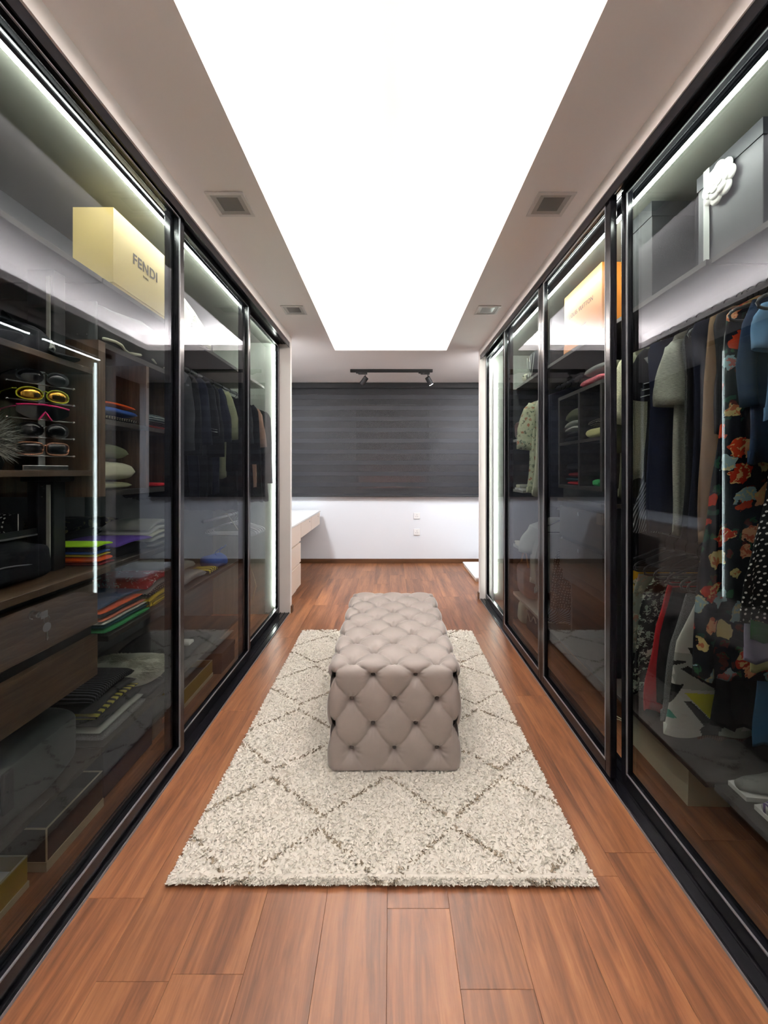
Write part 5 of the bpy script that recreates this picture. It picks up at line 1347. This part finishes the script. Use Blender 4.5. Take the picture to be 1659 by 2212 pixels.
# ---- narrow shelf tower
lb = thing('handbag', 'brown leather handbag on the upper narrow shelf', 'handbag', (s*1.13, 3.36, 1.515))
blob('body', M['leather'], s, 1.04, 1.26, 3.30, 3.44, 1.5155, 1.66, lb, 0.4, 0.01, 9, 7, 30, 18)
MB().tube([(s*(1.08+0.14*k/10), 3.37, 1.655+0.09*math.sin(PI*k/10)) for k in range(11)], 0.005, 8).build('handle', M['leathertan'], lb, smooth=True)
gbx = thing('shoulder_bag', 'grey shoulder bag with a flap beside the brown handbag', 'handbag', (s*1.12, 3.235, 1.515))
blob('body', K['grey'], s, 1.04, 1.24, 3.185, 3.285, 1.5155, 1.62, gbx, 0.4, 0.008, 9, 8, 30, 18)
MB().box(s*1.032, s*1.04, 3.19, 3.28, 1.575, 1.618).build('flap', K['lightgrey'], gbx, bevel=0.002)
def shoe(label, x, y, z, m, name='shoe', sc=1.0):
    g = thing(name, label, 'shoe', (x, y, z))
    b = UB(); R_ = []
    for k in range(13):
        t = k/12; w = 0.030+0.012*math.sin(PI*min(1, t*1.15))-0.016*max(0, t-0.85)/0.15; h = (0.075-0.045*min(1, t/0.55)) if t < 0.55 else 0.030-0.004*(t-0.55)
        R_.append([(x+(-0.11+0.24*(1-t))*sc, y+w*sc*math.cos(2*PI*i/16), z+0.012+max(0, h*sc*(math.sin(2*PI*i/16)*0.5+0.5))) for i in range(17)])
    b.loft(R_); b.cap(R_[0]); b.cap(R_[-1]); b.build('upper', m, (x, y, z), g)
    out = [(x+(-0.113+0.246*(1-t))*sc, w) for t, w in [(k/12, (0.034+0.010*math.sin(PI*k/12))*sc) for k in range(13)]]
    MB().prism([(px, y-w) for px, w in out]+[(px, y+w) for px, w in out[::-1]], 2, z+0.0005, z+0.014).build('sole', M['rubber'], g)
    return g
shoe('cream trainer on the narrow shelf under the brown handbag', 1.16, 3.40, 1.10, K['cream'])
shoe('grey-white trainer beside the cream one on the narrow shelf', 1.16, 3.30, 1.10, K['lightgrey'])
gift_box('white_box', 'flat pale box on the lower narrow shelf', s, 1.04, 1.38, 3.19, 3.42, 0.64, 0.03, M['paper'], 0.012)
hb = thing('handbag', 'dark brown handbag with tan loop handles on the low shelf', 'handbag', (s*1.16, 3.2, 0.235))
blob('body', M['leather'], s, 1.05, 1.36, 3.175, 3.43, 0.2355, 0.50, hb, 0.35, 0.012, 8, 9, 36, 22)
for dx in (0.0, 0.12): MB().tube([(s*(1.085+dx), 3.21+0.18*k/12, 0.485+0.115*math.sin(PI*k/12)) for k in range(13)], 0.007, 8).build('handle', M['leathertan'], hb, smooth=True)
cbag = thing('canvas_bag', 'cream canvas bag on the floor under the low shelf', 'bag', (s*1.15, 3.38, 0.0))
blob('body', K['cream'], s, 1.06, 1.30, 3.31, 3.44, 0.0005, 0.18, cbag, 0.4, 0.012, 9, 10, 30, 18)
MB().tube([(s*(1.12+0.1*k/8), 3.375, 0.175+0.02*math.sin(PI*k/8)) for k in range(9)], 0.004, 6).build('handle', K['cream'], cbag, smooth=True)
bk = thing('backpack', 'dark backpack on the floor under the low shelf', 'bag', (s*1.2, 3.1, 0.0))
blob('body', K['charcoal'], s, 1.07, 1.40, 2.95, 3.27, 0.0005, 0.192, bk, 0.35, 0.02, 8, 11, 30, 20)
MB().tube([(s*1.068, 3.0+0.2*k/8, 0.13+0.03*math.sin(k)) for k in range(9)], 0.005, 6).build('strap', K['grey'], bk, smooth=True)
# ---- far hanging section
garment('hanging_blouse', 'cream printed blouse hanging beside the narrow shelves', 'blouse', K['creamprint'], s, 3.11, shirt_prof(1.825, 0.74, 1.06, 1.50, 0.024, 0.02), 'light blouses by the narrow shelves', seed=1, sleeve=sleeve_for(1.825, 1.065, 0.34, 0.064, 0.05, 0.024)); hang(HB, s, 1.28, 3.11, ZR_)
garment('hanging_dress', 'long cream dress behind the printed blouse', 'dress', K['cream'], s, 3.035, shirt_prof(1.825, 0.76, 1.075, 1.50, 0.016, 0.02), 'light blouses by the narrow shelves', seed=2); hang(HB, s, 1.28, 3.03, ZR_)
garment('hanging_shirt', 'dark shirt behind the cream dress by the dark cubby', 'shirt', K['black2'], s, 2.93, shirt_prof(1.825, 0.76, 1.07, 1.50, 0.018), 'light blouses by the narrow shelves', seed=3); hang(HB, s, 1.28, 2.93, ZR_)
garment('hanging_shirt', 'pale grey shirt with hanging ties on the lower rail by the narrow shelves', 'shirt', K['lightgrey'], s, 3.10, shirt_prof(0.90, 0.50, 1.055, 1.50, 0.022, 0.0), None, seed=6, sleeve=sleeve_for(0.90, 1.07, 0.20, 0.055, 0.045, 0.022)); hang(HS, s, 1.28, 3.10, 0.965)
garment('hanging_trousers', 'grey trousers on the lower rail beside the pale shirt', 'trousers', K['grey'], s, 3.00, [(0.786, 1.10, 1.46, 0.018), (0.60, 1.06, 1.46, 0.022), (0.36, 1.055, 1.44, 0.024)], None, seed=7); hang(HS, s, 1.28, 3.00, 0.965, 0.0, 0.85)
o = garment('hanging_skirt', 'long dotted black skirt with a pale pleated hem band beside the dark drawers', 'skirt', K['dotskirt'], s, 2.64, [(0.786, 1.12, 1.44, 0.020), (0.70, 1.06, 1.48, 0.024), (0.40, 1.03, 1.50, 0.030), (0.275, 1.02, 1.52, 0.034)], None, seed=8, mats=[K['dotskirt'], K['fringe']], paint=lambda x, z: 1 if z < 0.37 else 0); hang(HS, s, 1.28, 2.64, 0.965, 0.0, 0.85)
garment('hanging_dress', 'dark dress hanging between the dark cubby and the cream dress', 'dress', K['navy2'], s, 2.80, shirt_prof(1.825, 0.82, 1.07, 1.50, 0.02, 0.01), None, seed=9); hang(HB, s, 1.28, 2.80, ZR_)
# ---- near hanging section: tops and dresses
def HG(name, cat, label, key, y, prof, seed=0, **kw):
    hang(HB, s, 1.28, y, ZR_)
    return garment(name, label, cat, K[key] if key in K else None, s, y, prof, 'clothes on the dress rail', seed=seed, **kw)
Z = 1.825
HG('hanging_shirt', 'shirt', 'dark olive jacket farthest back on the dress rail beside the dark cubby', 'olivedark', 1.90, shirt_prof(1.825, 0.70, 1.06, 1.50, 0.016), 1, sleeve=sleeve_for(1.825, 1.06, 0.42, 0.055, 0.01, 0.014))
HG('hanging_shirt', 'shirt', 'olive cream knitted top hanging next to the door frame', 'creamknit', 1.838, shirt_prof(Z+0.01, 0.62, 1.075, 1.50, 0.018), 2, sleeve=sleeve_for(Z+0.01, 1.08, 0.30, 0.062, 0.055))
o = HG('hanging_shirt', 'shirt', 'black polo with white collar and sleeve stripes', 'black', 1.735, shirt_prof(Z, 0.62, 1.085, 1.50, 0.018), 3, sleeve=sleeve_for(Z, 1.085, 0.20, 0.055, 0.035))
for dz in (0.0, 0.028, 0.056):
    MB().tube([(s*(1.052+0.006*k-dz*-0.25), 1.735-0.0215+0.0028*abs(k-8)/8, 1.562+dz+0.0016*k) for k in range(0, 17)], 0.0022, 6).build('sleeve_stripe', K['white'], o, smooth=True)
MB().prism([(s*1.135, 1.80), (s*1.155, 1.80), (s*1.105, 1.71), (s*1.085, 1.70), (s*1.065, 1.725), (s*1.09, 1.735)], 1, 1.709, 1.714).build('collar', K['white'], o)
HG('hanging_dress', 'dress', 'long dark navy knit dress beside the striped polo', 'navy', 1.68, shirt_prof(Z, 0.825, 1.06, 1.50, 0.018, 0.01), 4)
garment('hanging_skirt', 'silver pleated skirt hem showing between dark clothes', 'skirt', K['metalpleat'], s, 1.785, [(1.32, 1.12, 1.40, 0.010), (1.15, 1.085, 1.42, 0.012), (0.985, 1.04, 1.44, 0.014)], 'clothes on the dress rail', seed=5, fold=0.12)
o = HG('hanging_tee', 'shirt', 'heather grey short-sleeved tee with a rolled sleeve facing the aisle', 'heather', 1.60, shirt_prof(Z+0.01, 0.832, 1.10, 1.50, 0.018), 6, sleeve=[(1.130, 1.765, 0.024, 0.016), (1.135, 1.735, 0.062, 0.022), (1.125, 1.66, 0.070, 0.026), (1.118, 1.58, 0.078, 0.030), (1.116, 1.505, 0.080, 0.034)])
HG('hanging_cardigan', 'cardigan', 'charcoal ribbed cardigan beside the heather grey tee', 'heatherdk', 1.54, shirt_prof(Z, 0.822, 1.10, 1.50, 0.016), 7)
HG('hanging_dress', 'dress', 'black dress hanging behind the charcoal cardigan, nearer the flower dress', 'black', 1.485, shirt_prof(Z, 0.822, 1.07, 1.50, 0.015, 0.01), 8)
HG('hanging_dress', 'dress', 'deep navy dress between the black dress and the beige strap dress', 'navy2', 1.44, shirt_prof(Z, 0.822, 1.06, 1.50, 0.012, 0.01), 9)
HG('hanging_robe', 'robe', 'narrow beige and taupe robe hanging before the denim jacket', 'beigefade', 1.405, [(1.82, 1.18, 1.38, 0.010), (1.78, 1.10, 1.46, 0.011), (1.55, 1.08, 1.48, 0.011), (1.2, 1.065, 1.5, 0.011), (1.003, 1.06, 1.5, 0.011)], 10)
o = HG('hanging_jacket', 'jacket', 'dark denim jacket with pale seam lines on the dress rail', 'charcoal', 1.37, shirt_prof(Z+0.005, 0.46, 1.085, 1.50, 0.012), 11)
MB().tube([(s*1.16, 1.3535, 1.80), (s*1.125, 1.354, 1.765), (s*1.112, 1.355, 1.70), (s*1.105, 1.355, 1.60)], 0.0026, 6).build('seam', K['lightgrey'], o, smooth=True)
HG('hanging_dress', 'dress', 'long dark dress printed with red cream and blue flowers', 'floral', 1.325, [(1.82, 1.19, 1.37, 0.012), (1.77, 1.095, 1.46, 0.014), (1.45, 1.075, 1.47, 0.014), (1.2, 1.04, 1.49, 0.016), (0.9, 1.005, 1.50, 0.018), (0.68, 0.985, 1.50, 0.018), (0.575, 0.982, 1.50, 0.018)], 12, fold=0.45, nf=6)
o = HG('hanging_jacket', 'jacket', 'dark blue denim jacket covering the upper flower dress', 'denim', 1.26, shirt_prof(Z, 0.55, 1.10, 1.50, 0.013), 13, sleeve=[(1.15, 1.77, 0.03, 0.014), (1.115, 1.70, 0.030, 0.016), (1.10, 1.58, 0.028, 0.016), (1.11, 1.45, 0.028, 0.016)])
HG('hanging_shirt', 'shirt', 'light blue denim short-sleeved shirt at the edge of the view', 'denimlight', 1.215, shirt_prof(Z, 0.42, 1.12, 1.50, 0.013), 14, sleeve=[(1.138, 1.75, 0.032, 0.015), (1.135, 1.70, 0.052, 0.017), (1.125, 1.61, 0.054, 0.018)])
HG('hanging_dress', 'dress', 'black dress with small white dots and a full skirt', 'polka', 1.158, [(1.825, 1.18, 1.38, 0.012), (1.77, 1.10, 1.46, 0.014), (1.40, 1.085, 1.48, 0.014), (1.17, 1.065, 1.49, 0.014), (1.12, 1.06, 1.5, 0.015), (0.95, 1.01, 1.50, 0.019), (0.825, 0.995, 1.50, 0.020)], 15, fold=0.45, nf=6)
HG('hanging_dress', 'dress', 'many-coloured patterned dress nearest on the dress rail', 'multi', 1.085, [(1.825, 1.18, 1.38, 0.012), (1.77, 1.10, 1.46, 0.014), (1.66, 1.12, 1.46, 0.014), (1.30, 1.105, 1.48, 0.018), (1.10, 1.095, 1.48, 0.018), (1.06, 1.08, 1.5, 0.02), (0.99, 1.085, 1.5, 0.02)], 16)
for y in (1.1205, 1.188, 1.2865, 1.462): hang(HB, s, 1.28, y, ZR_, 0.0, 1.0)
for y, key, lab, zt, zb, xa in ((1.21, 'daisy', 'black skirt with cream daisies showing under the dotted dress', 1.2, 0.80, 1.075), (1.235, 'forest', 'green skirt showing below the daisy skirt', 1.2, 0.735, 1.085), (1.26, 'lilac', 'lilac skirt showing below the green skirt', 1.05, 0.66, 1.085), (1.283, 'paleyellow', 'pale yellow printed skirt hem below the lilac skirt', 0.95, 0.622, 1.125)):
    garment('hanging_skirt', lab, 'skirt', K[key], s, y, [(zt, 1.15, 1.40, 0.006), (zt-(zt-zb)*0.5, xa+0.02, 1.46, 0.007), (zb, xa, 1.50, 0.007)], 'layered skirts under the dotted dress', seed=y*9, fold=0.2)
# ---- skirts on the lower rail
def SK(label, key, y, prof, seed=0, name='hanging_skirt', cat='skirt', **kw):
    hang(HS, s, 1.28, y, 0.965, 0.0, 0.85); return garment(name, label, cat, K.get(key), s, y, prof, 'clothes on the skirt rail', seed=seed, **kw)
SK('mustard yellow sleeveless blouse with dark leaves on the lower rail', 'yellowprint', 1.90, [(0.786, 1.13, 1.44, 0.014), (0.72, 1.10, 1.48, 0.018), (0.50, 1.085, 1.48, 0.018)], 1, 'sleeveless_blouse', 'blouse')
SK('faded pale flowered blouse behind the black flowered skirt', 'palefloral', 1.84, [(0.786, 1.12, 1.44, 0.014), (0.72, 1.10, 1.48, 0.016), (0.43, 1.065, 1.48, 0.018)], 2, 'hanging_blouse', 'blouse')
SK('black skirt with small pale green flowers on the lower rail', 'bwfloral', 1.77, [(0.786, 1.14, 1.42, 0.014), (0.72, 1.10, 1.46, 0.018), (0.45, 1.055, 1.50, 0.022), (0.295, 1.03, 1.52, 0.026)], 3, fold=0.45)
SK('red skirt beside the black flowered skirt on the lower rail', 'red', 1.70, [(0.786, 1.16, 1.42, 0.014), (0.6, 1.105, 1.46, 0.016), (0.255, 1.055, 1.50, 0.020)], 4)
SK('long black skirt between the red skirt and the geometric one', 'black', 1.62, [(0.786, 1.12, 1.44, 0.014), (0.6, 1.07, 1.48, 0.018), (0.32, 1.06, 1.50, 0.020)], 5)
SK('grey bouclé skirt whose hem shows below the geometric skirt', 'greytex', 1.545, [(0.786, 1.12, 1.44, 0.012), (0.6, 1.06, 1.46, 0.016), (0.302, 1.02, 1.34, 0.016)], 6, fold=0.1)
SK('dusty pink ribbed skirt whose hem shows below the geometric skirt', 'pinkbrown', 1.51, [(0.786, 1.14, 1.44, 0.010), (0.5, 1.16, 1.42, 0.012), (0.262, 1.14, 1.34, 0.012)], 7, fold=0.15)
GEO = [('w', [(0.98, 0.62), (1.40, 0.62), (1.40, 0.30), (0.98, 0.30)]),
       ('g', [(1.005, 0.60), (1.16, 0.60), (1.16, 0.49), (1.08, 0.50), (1.02, 0.52)]), ('k', [(1.06, 0.62), (1.105, 0.62), (1.175, 0.50), (1.16, 0.475), (1.10, 0.545)]),
       ('k', [(1.035, 0.545), (1.06, 0.555), (1.20, 0.475), (1.20, 0.445)]), ('g', [(1.01, 0.52), (1.04, 0.54), (1.17, 0.465), (1.02, 0.475)]),
       ('k', [(0.985, 0.47), (1.01, 0.49), (1.045, 0.49), (1.0, 0.42), (0.985, 0.40)]), ('k', [(0.99, 0.56), (1.03, 0.575), (1.06, 0.57), (1.0, 0.55)]),
       ('y', [(1.045, 0.462), (1.19, 0.452), (1.19, 0.41), (1.145, 0.362)]), ('k', [(1.045, 0.43), (1.07, 0.43), (1.16, 0.345), (1.13, 0.325)]),
       ('k', [(1.10, 0.33), (1.145, 0.362), (1.20, 0.42), (1.235, 0.42), (1.16, 0.29), (1.12, 0.29)]), ('g', [(1.17, 0.325), (1.215, 0.385), (1.32, 0.39), (1.32, 0.29), (1.16, 0.30)]),
       ('w', [(1.245, 0.325), (1.265, 0.355), (1.285, 0.325)]), ('t', [(1.165, 0.495), (1.185, 0.50), (1.20, 0.48), (1.19, 0.47)]), ('t', [(0.985, 0.40), (1.0, 0.395), (1.02, 0.37), (0.985, 0.37)])]
GC = {'w': 0, 'g': 1, 'k': 2, 'y': 3, 't': 4}
def pip(x, z, P):
    c = False; n = len(P); j = n-1
    for i in range(n):
        if (P[i][1] > z) != (P[j][1] > z) and x < (P[j][0]-P[i][0])*(z-P[i][1])/(P[j][1]-P[i][1])+P[i][0]: c = not c
        j = i
    return c
def geo(x, z):
    k = 0
    for c, P in GEO:
        if pip(x, z, P): k = GC[c]
    return k
SK('white grey black and yellow geometric skirt on the lower rail', 'white', 1.465, [(0.786, 1.10, 1.42, 0.010), (0.64, 1.03, 1.36, 0.014), (0.45, 1.0, 1.34, 0.016), (0.305, 0.985, 1.32, 0.016)], 8, fold=0.12, nf=2, rows=170, n=220, mats=[K['white'], K['lightgrey'], K['black'], K['neonyellow'], K['tealbright']], paint=geo)
SK('short black skirt overlapping the geometric skirt', 'black', 1.405, [(0.786, 1.14, 1.42, 0.012), (0.6, 1.125, 1.46, 0.016), (0.37, 1.115, 1.50, 0.018)], 9)
garment('hanging_dress', 'blue dress hem hanging low beyond the dotted dress', 'dress', K['skyblue'], s, 1.368, [(0.72, 1.24, 1.46, 0.007), (0.5, 1.225, 1.48, 0.008), (0.33, 1.215, 1.50, 0.008)], 'clothes on the skirt rail', seed=10, fold=0.1)
# ---- under the skirts
pb = thing('paper_bag', 'cream paper carrier bag lying flat on the floor under the skirts', 'paper bag', (s*1.18, 1.73, 0.0))
v = [(1.108, 1.52, 0.0008), (1.262, 1.515, 0.0008), (1.108, 1.95, 0.0008), (1.25, 1.95, 0.0008), (1.112, 1.52, 0.138), (1.255, 1.52, 0.138), (1.112, 1.95, 0.092), (1.25, 1.95, 0.092), (1.118, 1.532, 0.070), (1.185, 1.517, 0.069), (1.116, 1.60, 0.055), (1.116, 1.72, 0.05)]
b = MB().add(v, [(0, 1, 9), (1, 5, 9), (5, 4, 9), (4, 0, 9), (0, 8, 10), (4, 10, 8), (0, 4, 8), (0, 10, 11), (4, 11, 10), (0, 11, 2), (4, 6, 11), (2, 11, 6), (4, 5, 7, 6), (1, 3, 7, 5), (2, 6, 7, 3), (0, 2, 3, 1)])
b.build('paper', M['paper'], pb)
MB().tube([(1.114, 1.949, 0.06), (1.105, 2.0, 0.05), (1.105, 2.03, 0.02), (1.14, 2.03, 0.012), (1.15, 1.952, 0.03)], 0.0025, 6).build('handle', M['paper'], pb, smooth=True)
for y, key, lab, mm in ((1.19, 'purplew', 'purple and white striped trainer on the low shelf near the frame edge', 'stripeshoe'), (1.285, 'grey', 'grey slipper on the low shelf behind the striped trainer', 'grey')):
    shoe(lab, 1.205, y, 0.235, K[mm])
